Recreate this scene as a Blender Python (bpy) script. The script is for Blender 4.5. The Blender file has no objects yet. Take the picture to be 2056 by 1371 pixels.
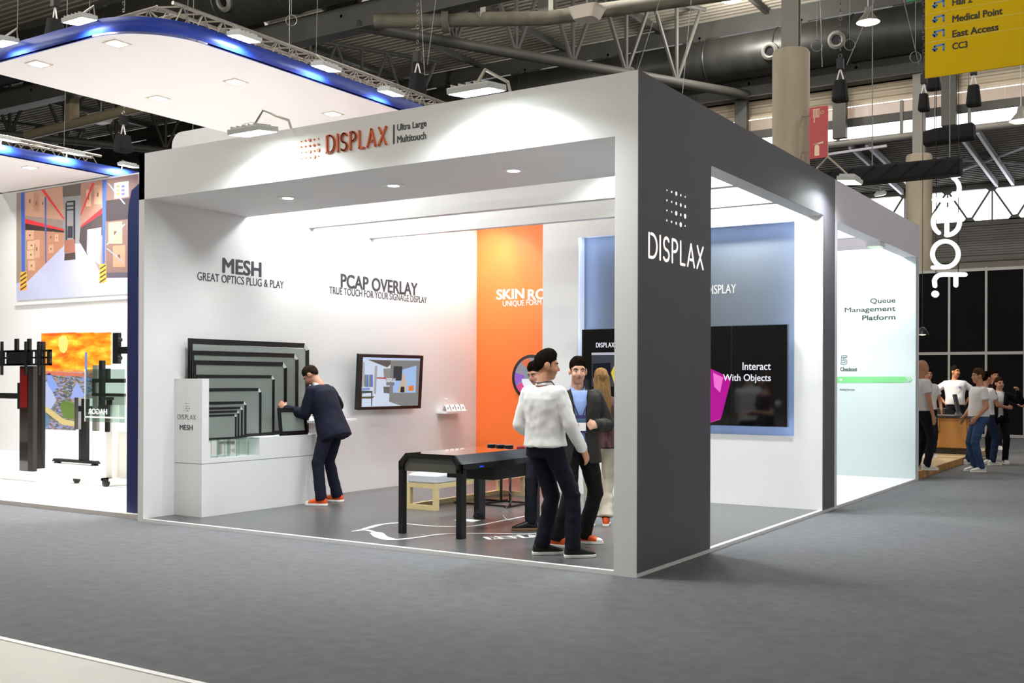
import bpy, math, random
import numpy as np
from mathutils import Vector as V, Matrix, noise

random.seed(7)
sc = bpy.context.scene
COL = sc.collection

# ---------------------------------------------------------------- camera
CF, CYAW, CPITCH, CROLL, CSY = 2151.95, .5703, .0025, .0035, 71.5
CP = V((3.7237, -7.6326, 1.5554))
_cy, _sy = math.cos(CYAW), math.sin(CYAW)
FWD = V((-_sy*math.cos(CPITCH), _cy*math.cos(CPITCH), math.sin(CPITCH)))
_r = V((_cy, _sy, 0)); _u = _r.cross(FWD)
RGT = _r*math.cos(CROLL) + _u*math.sin(CROLL)
UPV = -_r*math.sin(CROLL) + _u*math.cos(CROLL)
cam = bpy.data.cameras.new('camera'); camo = bpy.data.objects.new('camera', cam); COL.objects.link(camo)
cam.sensor_width = 36; cam.lens = CF/2056*36; cam.shift_y = CSY/2056; cam.clip_end = 400
camo.matrix_world = Matrix(((RGT.x, UPV.x, -FWD.x, CP.x), (RGT.y, UPV.y, -FWD.y, CP.y), (RGT.z, UPV.z, -FWD.z, CP.z), (0, 0, 0, 1)))
sc.camera = camo

# ---------------------------------------------------------------- world and exposure
wd = bpy.data.worlds.new('sky'); sc.world = wd; wd.use_nodes = True
bg = wd.node_tree.nodes['Background']; bg.inputs[0].default_value = (.93, .96, 1, 1); bg.inputs[1].default_value = 5.0
sc.view_settings.view_transform = 'Standard'; sc.view_settings.look = 'None'
sc.view_settings.exposure = 0.0; sc.view_settings.gamma = 1.0; sc.view_settings.use_curve_mapping = False
HALL_W = 1150     # watts of each high-bay lamp
IN_W = 40         # watts of each flood light inside the stand
HEAD_W = 50       # watts of the two arm lights on the header

def bulb(name, loc, w, r, col, parent):
    l = bpy.data.lights.new(name, 'POINT'); l.energy = w; l.color = col; l.shadow_soft_size = r
    o = bpy.data.objects.new(name, l); COL.objects.link(o); o.location = loc
    o.parent = parent; o.matrix_parent_inverse = Matrix.Translation(parent.location).inverted()
def area(name, loc, target, w, sx, sy, col=(1, 1, 1), parent=None, spread=180):
    l = bpy.data.lights.new(name, 'AREA'); l.shape = 'RECTANGLE'; l.size = sx; l.size_y = sy; l.energy = w; l.color = col
    l.spread = math.radians(spread)
    o = bpy.data.objects.new(name, l); COL.objects.link(o); o.location = loc
    o.rotation_euler = (V(target)-V(loc)).to_track_quat('-Z', 'Y').to_euler()
    if parent:
        o.parent = parent; o.matrix_parent_inverse = Matrix.Translation(parent.location).inverted()
    return o

# ---------------------------------------------------------------- pixel to place
def ray(x, y):
    return FWD + RGT*((x-1028)/CF) - UPV*((y-685.5-CSY)/CF)
def at(x, y, ax, val):
    d = ray(x, y); i = 'xyz'.index(ax); return CP + d*((val-CP[i])/d[i])
def atp(x, y, p, n):
    d = ray(x, y); p = V(p); n = V(n); return CP + d*((p-CP).dot(n)/d.dot(n))
def pxof(p):
    d = V(p)-CP; return 1028+CF*d.dot(RGT)/d.dot(FWD)
def adepth(x, y, D):
    return CP + ray(x, y)*D

# ---------------------------------------------------------------- materials
MC = {}
def lin(c):
    if isinstance(c, str):
        c = [int(c[i:i+2], 16)/255 for i in (0, 2, 4)]
        c = [x/12.92 if x <= .04045 else ((x+.055)/1.055)**2.4 for x in c]
    return tuple(c)+(1,)
def mat(name, c='808080', rough=.5, metal=0, emit=0, ec=None, spec=.5, var=None, bump=None, alpha=1, trans=0, coat=0, coords='Object'):
    if name in MC: return MC[name]
    m = bpy.data.materials.new(name); m.use_nodes = True; MC[name] = m
    nt = m.node_tree; b = nt.nodes['Principled BSDF']
    col = lin(c)
    b.inputs['Base Color'].default_value = col; b.inputs['Roughness'].default_value = rough; b.inputs['Metallic'].default_value = metal
    b.inputs['Specular IOR Level'].default_value = spec; b.inputs['Alpha'].default_value = alpha
    b.inputs['Transmission Weight'].default_value = trans; b.inputs['Coat Weight'].default_value = coat
    if emit:
        b.inputs['Emission Color'].default_value = lin(ec) if ec else col; b.inputs['Emission Strength'].default_value = emit
    tc = None
    if var or bump:
        tc = nt.nodes.new('ShaderNodeTexCoord')
    if var:                                  # (scale, amount[, stretch])
        mp = nt.nodes.new('ShaderNodeMapping'); nt.links.new(tc.outputs[coords], mp.inputs[0])
        if len(var) > 2: mp.inputs['Scale'].default_value = var[2]
        n = nt.nodes.new('ShaderNodeTexNoise'); n.inputs['Scale'].default_value = var[0]; n.inputs['Detail'].default_value = 5
        nt.links.new(mp.outputs[0], n.inputs[0])
        mr = nt.nodes.new('ShaderNodeMapRange'); mr.inputs[1].default_value = .3; mr.inputs[2].default_value = .7
        mr.inputs[3].default_value = 1-var[1]; mr.inputs[4].default_value = 1+var[1]
        nt.links.new(n.outputs[0], mr.inputs[0])
        mx = nt.nodes.new('ShaderNodeVectorMath'); mx.operation = 'SCALE'; mx.inputs[0].default_value = col[:3]
        nt.links.new(mr.outputs[0], mx.inputs['Scale']); nt.links.new(mx.outputs[0], b.inputs['Base Color'])
    if bump:                                 # (scale, strength)
        n = nt.nodes.new('ShaderNodeTexNoise'); n.inputs['Scale'].default_value = bump[0]; n.inputs['Detail'].default_value = 4
        nt.links.new(tc.outputs[coords], n.inputs[0])
        bp = nt.nodes.new('ShaderNodeBump'); bp.inputs['Strength'].default_value = bump[1]; bp.inputs['Distance'].default_value = .01
        nt.links.new(n.outputs[0], bp.inputs['Height']); nt.links.new(bp.outputs[0], b.inputs['Normal'])
    return m
def glow(name, c, s):
    if name in MC: return MC[name]
    m = bpy.data.materials.new(name); m.use_nodes = True; MC[name] = m; nt = m.node_tree; nt.nodes.clear()
    e = nt.nodes.new('ShaderNodeEmission'); o = nt.nodes.new('ShaderNodeOutputMaterial'); nt.links.new(e.outputs[0], o.inputs[0])
    e.inputs[0].default_value = lin(c); e.inputs[1].default_value = s
    return m
def pane_mat(name, c, gloss=.08, rough=.02):
    if name in MC: return MC[name]
    m = bpy.data.materials.new(name); m.use_nodes = True; MC[name] = m; nt = m.node_tree; nt.nodes.clear()
    t = nt.nodes.new('ShaderNodeBsdfTransparent'); t.inputs[0].default_value = lin(c)
    g = nt.nodes.new('ShaderNodeBsdfGlossy'); g.inputs['Roughness'].default_value = rough
    x = nt.nodes.new('ShaderNodeMixShader'); x.inputs[0].default_value = gloss; o = nt.nodes.new('ShaderNodeOutputMaterial')
    nt.links.new(t.outputs[0], x.inputs[1]); nt.links.new(g.outputs[0], x.inputs[2]); nt.links.new(x.outputs[0], o.inputs[0])
    return m
WHITE = mat('white_paint', 'e6e6e6', .6, var=(1.2, .015))
WHITE2 = mat('white_laminate', 'e8e9e9', .45)
DARK = mat('charcoal_paint', '605e66', .6, var=(2, .03))
ORANGE = mat('orange_paint', 'f2722f', .5)
BLACK = mat('black_plastic', '0c0c0d', .35)
BLACKM = mat('black_metal', '131314', .4, .3)
STEEL = mat('roof_steel', '46453f', .6, var=(.6, .12))
STEEL_L = mat('roof_steel_light', '75736b', .55, .1, var=(.8, .12))
ALU = mat('aluminium', 'b9b4aa', .32, .85)
CHROME = mat('chrome', 'cccccc', .2, 1)
INK = mat('dark_grey_ink', '3b3e45', .6)
WINK = mat('white_ink', 'f2f2f0', .5)
CABLE = mat('steel_cable', '8a8a88', .4, .6)
FABRIC_BK = mat('black_drape', '0b0c10', .85, bump=(60, .3))

# ---------------------------------------------------------------- mesh builder
class MB:
    def __init__(s, M=None): s.v = []; s.f = []; s.M = M
    def add(s, vs, fs):
        o = len(s.v)
        s.v += [tuple(s.M @ V(p)) for p in vs] if s.M else [tuple(p) for p in vs]
        s.f += [tuple(i+o for i in f) for f in fs]; return s
    def box(s, x0, x1, y0, y1, z0, z1):
        if x0 > x1: x0, x1 = x1, x0
        if y0 > y1: y0, y1 = y1, y0
        if z0 > z1: z0, z1 = z1, z0
        return s.add([(x0,y0,z0),(x1,y0,z0),(x1,y1,z0),(x0,y1,z0),(x0,y0,z1),(x1,y0,z1),(x1,y1,z1),(x0,y1,z1)],
                     [(0,3,2,1),(4,5,6,7),(0,1,5,4),(1,2,6,5),(2,3,7,6),(3,0,4,7)])
    def bar(s, p0, p1, w, h, up=(0, 0, 1)):
        p0 = V(p0); p1 = V(p1); d = (p1-p0).normalized(); up = V(up)
        if abs(d.dot(up)) > .98: up = V((1, 0, 0))
        a = d.cross(up).normalized()*(w/2); b = a.cross(d).normalized()*(h/2)
        return s.add([p0-a-b, p0+a-b, p0+a+b, p0-a+b, p1-a-b, p1+a-b, p1+a+b, p1-a+b],
                     [(0,1,2,3),(7,6,5,4),(0,4,5,1),(1,5,6,2),(2,6,7,3),(3,7,4,0)])
    def tube(s, p0, p1, r, r1=None, n=10):
        return s.path([p0, p1], [r, r if r1 is None else r1], n)
    def path(s, pts, r, n=8):
        pts = [V(p) for p in pts]; k = len(pts); rs = r if isinstance(r, (list, tuple)) else [r]*k
        vs = []; a = None
        for i, p in enumerate(pts):
            d = (pts[min(i+1, k-1)]-pts[max(i-1, 0)]).normalized()
            if a is None: a = d.orthogonal().normalized()
            a = (a-d*a.dot(d)).normalized(); b = d.cross(a)
            vs += [p+(a*math.cos(2*math.pi*j/n)+b*math.sin(2*math.pi*j/n))*rs[i] for j in range(n)]
        fs = [(i*n+j, i*n+(j+1) % n, (i+1)*n+(j+1) % n, (i+1)*n+j) for i in range(k-1) for j in range(n)]
        fs += [tuple(range(n-1, -1, -1)), tuple((k-1)*n+j for j in range(n))]
        return s.add(vs, fs)
    def ring(s, c, u, v, R, r, n=20, m=6):
        c = V(c); u = V(u).normalized(); v = V(v).normalized(); w = u.cross(v); vs = []; fs = []
        for i in range(n):
            a = 2*math.pi*i/n; d = u*math.cos(a)+v*math.sin(a)
            vs += [c+d*(R+r*math.cos(2*math.pi*j/m))+w*(r*math.sin(2*math.pi*j/m)) for j in range(m)]
        for i in range(n):
            for j in range(m):
                fs.append((i*m+j, ((i+1) % n)*m+j, ((i+1) % n)*m+(j+1) % m, i*m+(j+1) % m))
        return s.add(vs, fs)
    def prism(s, poly, o, u, v, w0, w1):     # poly in (u, v); extruded along u x v from w0 to w1
        o = V(o); u = V(u); v = V(v); w = u.cross(v).normalized(); n = len(poly)
        ar = sum(poly[i][0]*poly[(i+1) % n][1]-poly[(i+1) % n][0]*poly[i][1] for i in range(n))
        if ar < 0: poly = poly[::-1]
        vs = [o+u*a+v*b+w*w0 for a, b in poly]+[o+u*a+v*b+w*w1 for a, b in poly]
        fs = [tuple(range(n-1, -1, -1)), tuple(range(n, 2*n))]+[(i, (i+1) % n, n+(i+1) % n, n+i) for i in range(n)]
        return s.add(vs, fs)
    def flat(s, pts, nrm, t):                # polygon of 3-D points thickened along nrm
        n = len(pts); pts = [V(p) for p in pts]; nrm = V(nrm).normalized()
        c = V((0, 0, 0))
        for i in range(n): c += pts[i].cross(pts[(i+1) % n])
        if c.dot(nrm) < 0: pts = pts[::-1]
        vs = pts+[p+nrm*t for p in pts]
        return s.add(vs, [tuple(range(n-1, -1, -1)), tuple(range(n, 2*n))]+[(i, (i+1) % n, n+(i+1) % n, n+i) for i in range(n)])
    def lathe(s, prof, c, n=24, ax=(0, 0, 1)):
        c = V(c); ax = V(ax).normalized(); a = ax.orthogonal().normalized(); b = ax.cross(a); k = len(prof); vs = []
        for r, z in prof:
            vs += [c+ax*z+(a*math.cos(2*math.pi*j/n)+b*math.sin(2*math.pi*j/n))*max(r, 1e-4) for j in range(n)]
        fs = [(i*n+j, i*n+(j+1) % n, (i+1)*n+(j+1) % n, (i+1)*n+j) for i in range(k-1) for j in range(n)]
        fs += [tuple(range(n-1, -1, -1)), tuple((k-1)*n+j for j in range(n))]
        return s.add(vs, fs)
    def ball(s, c, rx, ry=None, rz=None, R=None, n=16, m=10):
        c = V(c); ry = rx if ry is None else ry; rz = rx if rz is None else rz; vs = []; fs = []
        for i in range(m+1):
            t = math.pi*i/m
            for j in range(n):
                p = 2*math.pi*j/n
                q = V((rx*math.sin(t)*math.cos(p), ry*math.sin(t)*math.sin(p), rz*math.cos(t)))
                vs.append(c+(R @ q if R else q))
        for i in range(m):
            for j in range(n):
                fs.append((i*n+j, (i+1)*n+j, (i+1)*n+(j+1) % n, i*n+(j+1) % n))
        return s.add(vs, fs)
    def loft(s, rings, n=24, p=2.0):         # rings: (centre, a_vec, b_vec); super-ellipse sections
        vs = []; k = len(rings)
        for c, a, b in rings:
            c = V(c); a = V(a); b = V(b)
            for j in range(n):
                t = 2*math.pi*j/n; ct, st = math.cos(t), math.sin(t)
                vs.append(c+a*(math.copysign(abs(ct)**(2/p), ct))+b*(math.copysign(abs(st)**(2/p), st)))
        fs = [(i*n+j, i*n+(j+1) % n, (i+1)*n+(j+1) % n, (i+1)*n+j) for i in range(k-1) for j in range(n)]
        fs += [tuple(range(n-1, -1, -1)), tuple((k-1)*n+j for j in range(n))]
        return s.add(vs, fs)
    def mesh(s, name):
        me = bpy.data.meshes.new(name); me.from_pydata(s.v, [], s.f); me.update(); return me
    def build(s, name, m, parent=None, smooth=False, bev=0):
        me = s.mesh(name)
        if m: me.materials.append(m)
        if smooth:
            me.shade_smooth(); me.set_sharp_from_angle(angle=math.radians(42))
        o = link(name, me, parent)
        if bev:
            b = o.modifiers.new('bevel', 'BEVEL'); b.width = bev; b.segments = 2; b.limit_method = 'ANGLE'
        return o
def link(name, me, parent=None):
    o = bpy.data.objects.new(name, me); COL.objects.link(o)
    if parent:
        o.parent = parent; o.matrix_parent_inverse = world_of(parent).inverted()
    return o
def world_of(o):
    m = o.matrix_basis.copy()
    while o.parent:
        m = o.matrix_parent_inverse @ m
        o = o.parent; m = o.matrix_basis @ m
    return m
def tag(o, label, cat, group=None, kind=None):
    o['label'] = label; o['category'] = cat
    if group: o['group'] = group
    if kind: o['kind'] = kind
    return o
def thing(name, label, cat, loc=(0, 0, 0), group=None):
    o = bpy.data.objects.new(name, None); COL.objects.link(o); o.location = loc; o.empty_display_size = .1
    return tag(o, label, cat, group)
def struct(o, label=None):
    o['kind'] = 'structure'
    if label: o['label'] = label
    return o
def children(o): return [c for c in bpy.data.objects if c.parent is o]
def dup(o, delta, label, parent=None):       # copies a thing with its parts and sub-parts
    kids = children(o); c = o.copy(); COL.objects.link(c)
    if parent is None:
        c.location = o.location+V(delta)
        if label: c['label'] = label
    else: c.parent = parent
    for k in kids: dup(k, delta, None, c)
    return c
def text_mesh(s, bold=0, extrude=.01, sp=1.0):
    cu = bpy.data.curves.new('t', 'FONT'); cu.body = s; cu.size = 1; cu.offset = bold; cu.extrude = extrude; cu.resolution_u = 4; cu.space_character = sp
    o = bpy.data.objects.new('t', cu); COL.objects.link(o)
    dg = bpy.context.evaluated_depsgraph_get(); me = bpy.data.meshes.new_from_object(o.evaluated_get(dg))
    bpy.data.objects.remove(o); bpy.data.curves.remove(cu); return me
def letters(name, s, o, u, v, w, h, m, parent=None, bold=0, d=.004, sp=1.0):
    """text whose outline fills w x h metres, lower-left corner at o, along u and v"""
    me = text_mesh(s, 0, .5, sp); u = V(u).normalized(); v = V(v).normalized(); n = u.cross(v); o = V(o)
    co = np.empty(len(me.vertices)*3); me.vertices.foreach_get('co', co); co = co.reshape(-1, 3)
    if bold:                                 # heavier weight: copies set a hair apart
        import bmesh
        b = bmesh.new()
        for dx, dy in ((-1, 0), (1, 0), (0, .6), (0, -.6), (-.7, -.5), (.7, .5), (-.7, .5), (.7, -.5)):
            t_ = me.copy(); t_.transform(Matrix.Translation((dx*bold, dy*bold, .02*dx+.01*dy))); b.from_mesh(t_); bpy.data.meshes.remove(t_)
        b.to_mesh(me); b.free(); co = np.empty(len(me.vertices)*3); me.vertices.foreach_get('co', co); co = co.reshape(-1, 3)
    mn = co.min(0); mx = co.max(0); k = (co-mn)/(mx-mn)
    P = np.array(o)[None]+np.outer(k[:, 0]*w, u)+np.outer(k[:, 1]*h, v)+np.outer(k[:, 2]*d, n)
    me.vertices.foreach_set('co', P.ravel()); me.update(); me.materials.append(m)
    return link(name, me, parent)
FX, FZ, FY = V((1, 0, 0)), V((0, 0, 1)), V((0, 1, 0))
def stroke(mb, pts, o, u, v, wd, d, cap=True):
    """flat ribbon letter stroke with round ends"""
    o = V(o); u = V(u); v = V(v)
    for a, b in zip(pts[:-1], pts[1:]):
        a = V(a).to_2d() if len(a) > 2 else V(a); b = V(b)
        t = (b-a).normalized(); n = V((-t.y, t.x))*wd/2
        q = [a-n, b-n, b+n, a+n]
        mb.prism([(p.x, p.y) for p in q], o, u, v, 0, d)
    for p in (pts if cap else pts[1:-1]):
        mb.prism([(p[0]+wd/2*math.cos(k*math.pi/4), p[1]+wd/2*math.sin(k*math.pi/4)) for k in range(8)], o, u, v, 0, d)
def arc(cx, cy, rx, ry, a0, a1, n=8):
    return [(cx+rx*math.cos(math.radians(a0+(a1-a0)*i/n)), cy+ry*math.sin(math.radians(a0+(a1-a0)*i/n))) for i in range(n+1)]
# the thin stencil capitals of the stand's logo, each in a box one unit high
LOGO = {'D': (.62, [[(.04, 0), (.04, 1)], [(.18, 1), (.3, 1)]+arc(.25, .5, .37, .5, 82, -82, 12)+[(.2, 0), (.04, 0)]]),
        'I': (.08, [[(.04, 0), (.04, 1)]]),
        'S': (.46, [arc(.24, .74, .2, .26, 30, 270, 10)[:-1]+arc(.22, .24, .22, .24, 90, -150, 10)]),
        'P': (.46, [[(.04, 0), (.04, 1), (.2, 1)]+arc(.2, .74, .24, .26, 90, -90, 8)+[(.16, .48)]]),
        'L': (.4, [[(.04, 1), (.04, 0), (.38, 0)]]),
        'A': (.6, [[(.02, 0), (.3, 1), (.58, 0)], [(.24, .3), (.44, .3)]]),
        'X': (.56, [[(.02, 0), (.54, 1)], [(.04, 1), (.22, .62)], [(.33, .42), (.54, 0)]])}
def logo(thing_, o, u, v, w, h, m, d, lw):
    gap = .2; tot = sum(LOGO[c][0] for c in 'DISPLAX')+gap*6; x = 0; k = w/tot; u = V(u).normalized(); v = V(v).normalized()
    for c in 'DISPLAX':
        mb = MB(); wc, st = LOGO[c]
        for s_ in st: stroke(mb, [((x+a)*k, b*h) for a, b in s_], o, u, v, lw, d)
        mb.build('letter', m, thing_); x += wc+gap
DOTS = [(.3, .45, .8, .45, .35), (.4, .4, .6, .7, .6), (.35, .35, .9, .55, .95), (.4, .45, .55, .95, .35)]
def dotgrid(thing_, o, u, v, w, h, m, d, r):
    for i, row in enumerate(DOTS):
        for j, s_ in enumerate(row):
            c = V(o)+V(u)*(w*j/4)+V(v)*(h*(3-i)/3)
            MB().prism([(.85*r*s_*math.cos(t*math.pi/5), .85*r*s_*math.sin(t*math.pi/5)) for t in range(10)], c, u, v, 0, d).build('dot', m, thing_)
# ================================================================ the hall
CARPET = mat('grey_carpet', '747578', .95, spec=.1, var=(9, .10), bump=(700, .5))
BEIGE = mat('beige_vinyl', 'c0bdb5', .5, var=(3, .04))
DECK = mat('roof_deck', 'a09888', .75, var=(.5, .1))
SIDING = mat('cream_siding', 'c9bba3', .6)
CONC = mat('concrete', '9f9480', .85, var=(1.4, .18, (1, 1, .25)), bump=(8, .3))
struct(MB().box(-85, 50, -3.86, 48, -.1, 0).build('floor', CARPET), 'dark grey exhibition hall carpet')
struct(MB().box(-85, 50, -30, -3.9, -.1, -.002).build('floor_aisle', BEIGE), 'beige vinyl aisle floor')
struct(MB().box(-85, 50, -3.9, -3.86, -.1, .003).build('trim_1', WHITE2), 'white strip edging the grey carpet')
struct(MB().box(-85.5, -85, -30, 50, -.1, 18).build('wall_left_hall', STEEL))
struct(MB().box(50, 50.5, -30, 50, -.1, 18).build('wall_right_hall', STEEL_L))
struct(MB().box(-85, 50, -30.5, -30, -.1, 18).build('wall_rear_hall', STEEL_L))
# corrugated deck, ribs along x
mb = MB(); prof = []; y = -30
while y < 46:
    prof += [(y, 17.60), (y+.14, 17.60), (y+.19, 17.72), (y+.31, 17.72)]; y += .36
vs = [(-85, a, b) for a, b in prof]+[(50, a, b) for a, b in prof]; n = len(prof)
mb.add(vs, [(i, n+i, n+i+1, i+1) for i in range(n-1)])
struct(mb.build('ceiling', DECK), 'dark corrugated steel roof deck')
Y1, Y2 = 21.3, 37.3
# lattice girders under the deck
def girder(y, label, x0=-84, x1=44, h=.75):
    t = thing('roof_girder', label, 'girder', (x0, y, 13.9))
    MB().box(x0, x1, y-.16, y+.16, 13.9, 13.9+h).build('bottom_chord', STEEL, t)
    MB().box(x0, x1, y-.3, y+.3, 13.86, 13.9).build('bottom_flange', STEEL, t)
    MB().box(x0, x1, y-.16, y+.16, 16.75, 17.5).build('top_chord', STEEL, t)
    x = x0+2.2
    while x < x1-5:
        MB().bar((x, y, 14.4), (x+2.3, y, 16.9), .2, .34, FY).build('web', STEEL, t)
        MB().bar((x+4.6, y, 14.4), (x+2.3, y, 16.9), .2, .34, FY).build('web', STEEL, t)
        MB().prism([(-.95, 0), (.95, 0), (.75, -.6), (.5, -1.0), (.25, -.75), (-.25, -.75), (-.5, -1.0), (-.75, -.6)], (x+2.3, y+.1, 17), FX, FZ, 0, .2).build('gusset', STEEL, t)
        MB().prism([(-.95, 0), (.95, 0), (.6, .75), (-.6, .75)], (x, y+.1, 14.4), FX, FZ, 0, .2).build('gusset', STEEL, t)
        x += 4.6
    return t
girder(Y2, 'dark lattice roof girder above the clerestory windows')
girder(Y1, 'grey lattice roof girder over the white canopy', h=.9)
# purlins across the bays
for i, x in enumerate(range(-52, 16, 5)):
    tag(MB().box(x-.09, x+.09, Y1, 45, 17.35, 17.62).build('roof_purlin', STEEL), 'dark purlin crossing under the corrugated roof deck', 'purlin', 'roof purlins')
# spiral ducts
def duct(y, z, r, x0, x1, label, nz, ang):
    t = thing('air_duct', label, 'duct', (x0, y, z-r))
    DUCT = mat('duct_metal', '33332f', .45, .35, var=(2.2, .2, (1, .2, .2)))
    MB().tube((x0, y, z), (x1, y, z), r, n=40).build('pipe', DUCT, t, True)
    x = x0
    while x < x1:
        MB().ring((x, y, z), FY, FZ, r, .035, 36, 5).build('seam', DUCT, t, True); x += 3.1
    a = math.radians(ang); d = V((0, -math.cos(a), -math.sin(a)))
    for x in nz:
        c = V((x, y, z))+d*r*.97
        MB().lathe([(.36, 0), (.36, .12), (.26, .2), (.2, .16), (.2, .05)], c, 20, d).build('nozzle', STEEL_L, t, True)
        MB().lathe([(.19, .04), (.19, .06)], c, 16, d).build('nozzle_hole', BLACK, t)
    return t
n1 = [at(px, py, 'y', 35.4).x for px, py in ((1265, 122), (1548, 75), (1682, 53))]
duct(36.2, 15.4, .92, -70, 40, 'long dark spiral air duct behind the concrete column', n1, 15)
n2 = [at(px, py, 'y', 19.6).x for px, py in ((464, 37), (563, 12))]
duct(20.2, 15.6, 1.0, -70, 40, 'dark spiral air duct over the blue edged canopy', n2, 25)
# tubular trusses running diagonally between the girders
def tubetruss(A, B, label, n=7, ztop=17.3, r=.2, m=STEEL):
    A = V(A); B = V(B); t = thing('tube_truss', label, 'truss', A)
    MB().tube(A, B, r, n=14).build('bottom_tube', m, t, True)
    MB().tube((A.x, A.y, ztop), (*A.lerp(B, .87).xy, ztop), .1, n=8).build('top_tube', m, t, True)
    for i in range(n):
        if (i+1)/n > .87: continue
        p = A.lerp(B, (i+.5)/n)
        for k in (-1, 0, 1):
            q = A.lerp(B, min(1, max(0, (i+.5+k*.5)/n))); q.z = ztop
            MB().tube(p, q, .085, n=7).build('web', m, t, True)
    return t
P1 = at(717, 51, 'z', 14.0); P2 = at(1463, 184, 'z', 14.0)
P2 = P1+(P2-P1)*((37.15-P1.y)/(P2.y-P1.y))
tubetruss(P1, P2, 'slanting tube truss meeting the girder above the dark facade')
for k, lb in ((-1, 'slanting tube truss seen over the truss of the large canopy'), (-2, 'slanting tube truss seen through the gap between the two canopies'), (-3, 'slanting tube truss far off above the small canopy'), (1, 'slanting tube truss high over the yellow sign')):
    tubetruss(P1+V((14*k, 0, 0)), P2+V((14*k, 0, 0)), lb)
B0, B1, B2 = at(752, 42, 'z', 13.7), at(1095, 37, 'z', 13.7), at(1560, -28, 'z', 13.7)
t = thing('fire_main', 'rust stained pipe with a flange under the roof', 'pipe', B0)
RUST = mat('rusty_pipe', '5d584c', .7, var=(3, .22))
MB().path([B0, B1, B2], .24, 16).build('pipe', RUST, t, True)
q = B0.lerp(B1, .42); e = (B1-B0).normalized(); MB().lathe([(.42, -.12), (.42, .12)], q, 20, e).build('flange', RUST, t, True)
for f_, px in ((.0, 1095), ):
    MB().bar(B1, B1+V((0, 0, 3.8)), .32, .42).build('hanger_post', STEEL_L, t)
MB().bar(B0.lerp(B1, .6), B0.lerp(B1, .6)+V((0, 0, 3.8)), .32, .5).build('hanger_post', STEEL_L, t)
for (a, b), lb in ((((585, -20), (705, 45)), 'grey tie rod bolted to the roof girder, upper of two'), (((618, -25), (722, 38)), 'grey tie rod bolted to the roof girder, lower of two')):
    t = thing('tie_rod', lb, 'tie rod', at(*a, 'z', 15.0)); p, q = at(*b, 'z', 14.3), at(*a, 'z', 16)
    MB().tube(p, q, .13, n=10).build('rod', STEEL_L, t, True); MB().bar(p-V((0, 0, .3)), p+V((0, 0, .3)), .3, .2).build('bracket', STEEL_L, t)
# pipe and posts between the canopies
C0, C1 = at(55, 272, 'z', 13.0), at(285, 214, 'z', 13.0)
t = thing('fire_main', 'beige pipe seen through the gap between the canopies', 'pipe', C0)
PIPE_B = mat('beige_pipe', '8d8268', .6); MB().tube(C0, C1, .22, n=12).build('pipe', PIPE_B, t, True)
q = C0.lerp(C1, .42); MB().bar(q, q+V((0, 0, 4.65)), .5, .3).build('hanger_post', PIPE_B, t)
# strip lights on the deck behind the far girder (switched off)
for i, px in enumerate((945, 1045, 1150, 1260, 1480)):
    p = at(px, 95, 'z', 16.6)
    t = thing('strip_light', 'unlit white strip light hanging behind the far girder', 'strip light', (p.x, 40, 16.5), 'unlit roof strip lights')
    MB().box(p.x-.1, p.x+.1, 39, 42.5, 16.5, 16.62).build('batten', mat('strip_off', 'b8b8c0', .4), t)
    for yy in (39.4, 42.1): MB().tube((p.x, yy, 16.6), (p.x, yy, 17.65), .015, n=5).build('hanger', CABLE, t)
# clerestory: siding, windows, gutter
mb = MB(); x = -60
prof = []; z = 13.1
while z < 13.9: prof += [(38.0, z), (38.0, z+.1), (38.08, z+.13), (38.08, z+.23)]; z += .26
n = len(prof); mb.add([(-60, a, b) for a, b in prof]+[(45, a, b) for a, b in prof], [(i, i+1, n+i+1, n+i) for i in range(n-1)])
struct(mb.build('wall_clerestory', SIDING), 'cream corrugated siding under the far girder')
struct(MB().box(-60, 45, 38.0, 38.2, 13.9, 15.0).build('wall_clerestory_upper', STEEL))
PANE = pane_mat('clerestory_pane', 'ffffff'); PANE_W = pane_mat('translucent_strip', '9c8f83', .15, .4)
w = struct(MB().box(-60, 45, 38.05, 38.2, 12.28, 12.62).build('window_1', STEEL), 'dark rail between the clerestory window rows')
MB().box(-60, 45, 38.0, 38.15, 11.62, 11.74).build('sill', STEEL_L, w)
x = -30.0
while x < 12:
    MB().box(x-.06, x+.06, 38.02, 38.14, 11.7, 13.1).build('mullion', STEEL_L, w)
    MB().box(x+.06, x+2.54, 38.1, 38.11, 12.62, 13.1).build('pane', PANE_W, w)
    MB().box(x+.06, x+2.54, 38.1, 38.11, 11.74, 12.28).build('pane', PANE, w)
    MB().box(x+1.28, x+1.31, 38.09, 38.12, 12.62, 13.1).build('glazing_bar', SIDING, w)
    x += 2.6
struct(MB().box(-60, -30.06, 38.1, 38.15, 11.7, 13.1).build('wall_clerestory_end', STEEL))
for i in range(-9, 3):
    x = at(1684, 200, 'y', 37.3).x+i*4.3
    tag(MB().bar((x, 37.5, 11.7), (x, 37.5, 13.9), .55, .3, FY).build('clerestory_post', STEEL), 'dark steel post in front of the clerestory windows', 'post', 'clerestory posts')
tag(MB().tube((-60, 37.6, 11.52), (45, 37.6, 11.52), .13, n=10).build('gutter_pipe', mat('grey_pipe', '8c8880', .5), None, True), 'long grey pipe below the clerestory windows', 'pipe')
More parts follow.
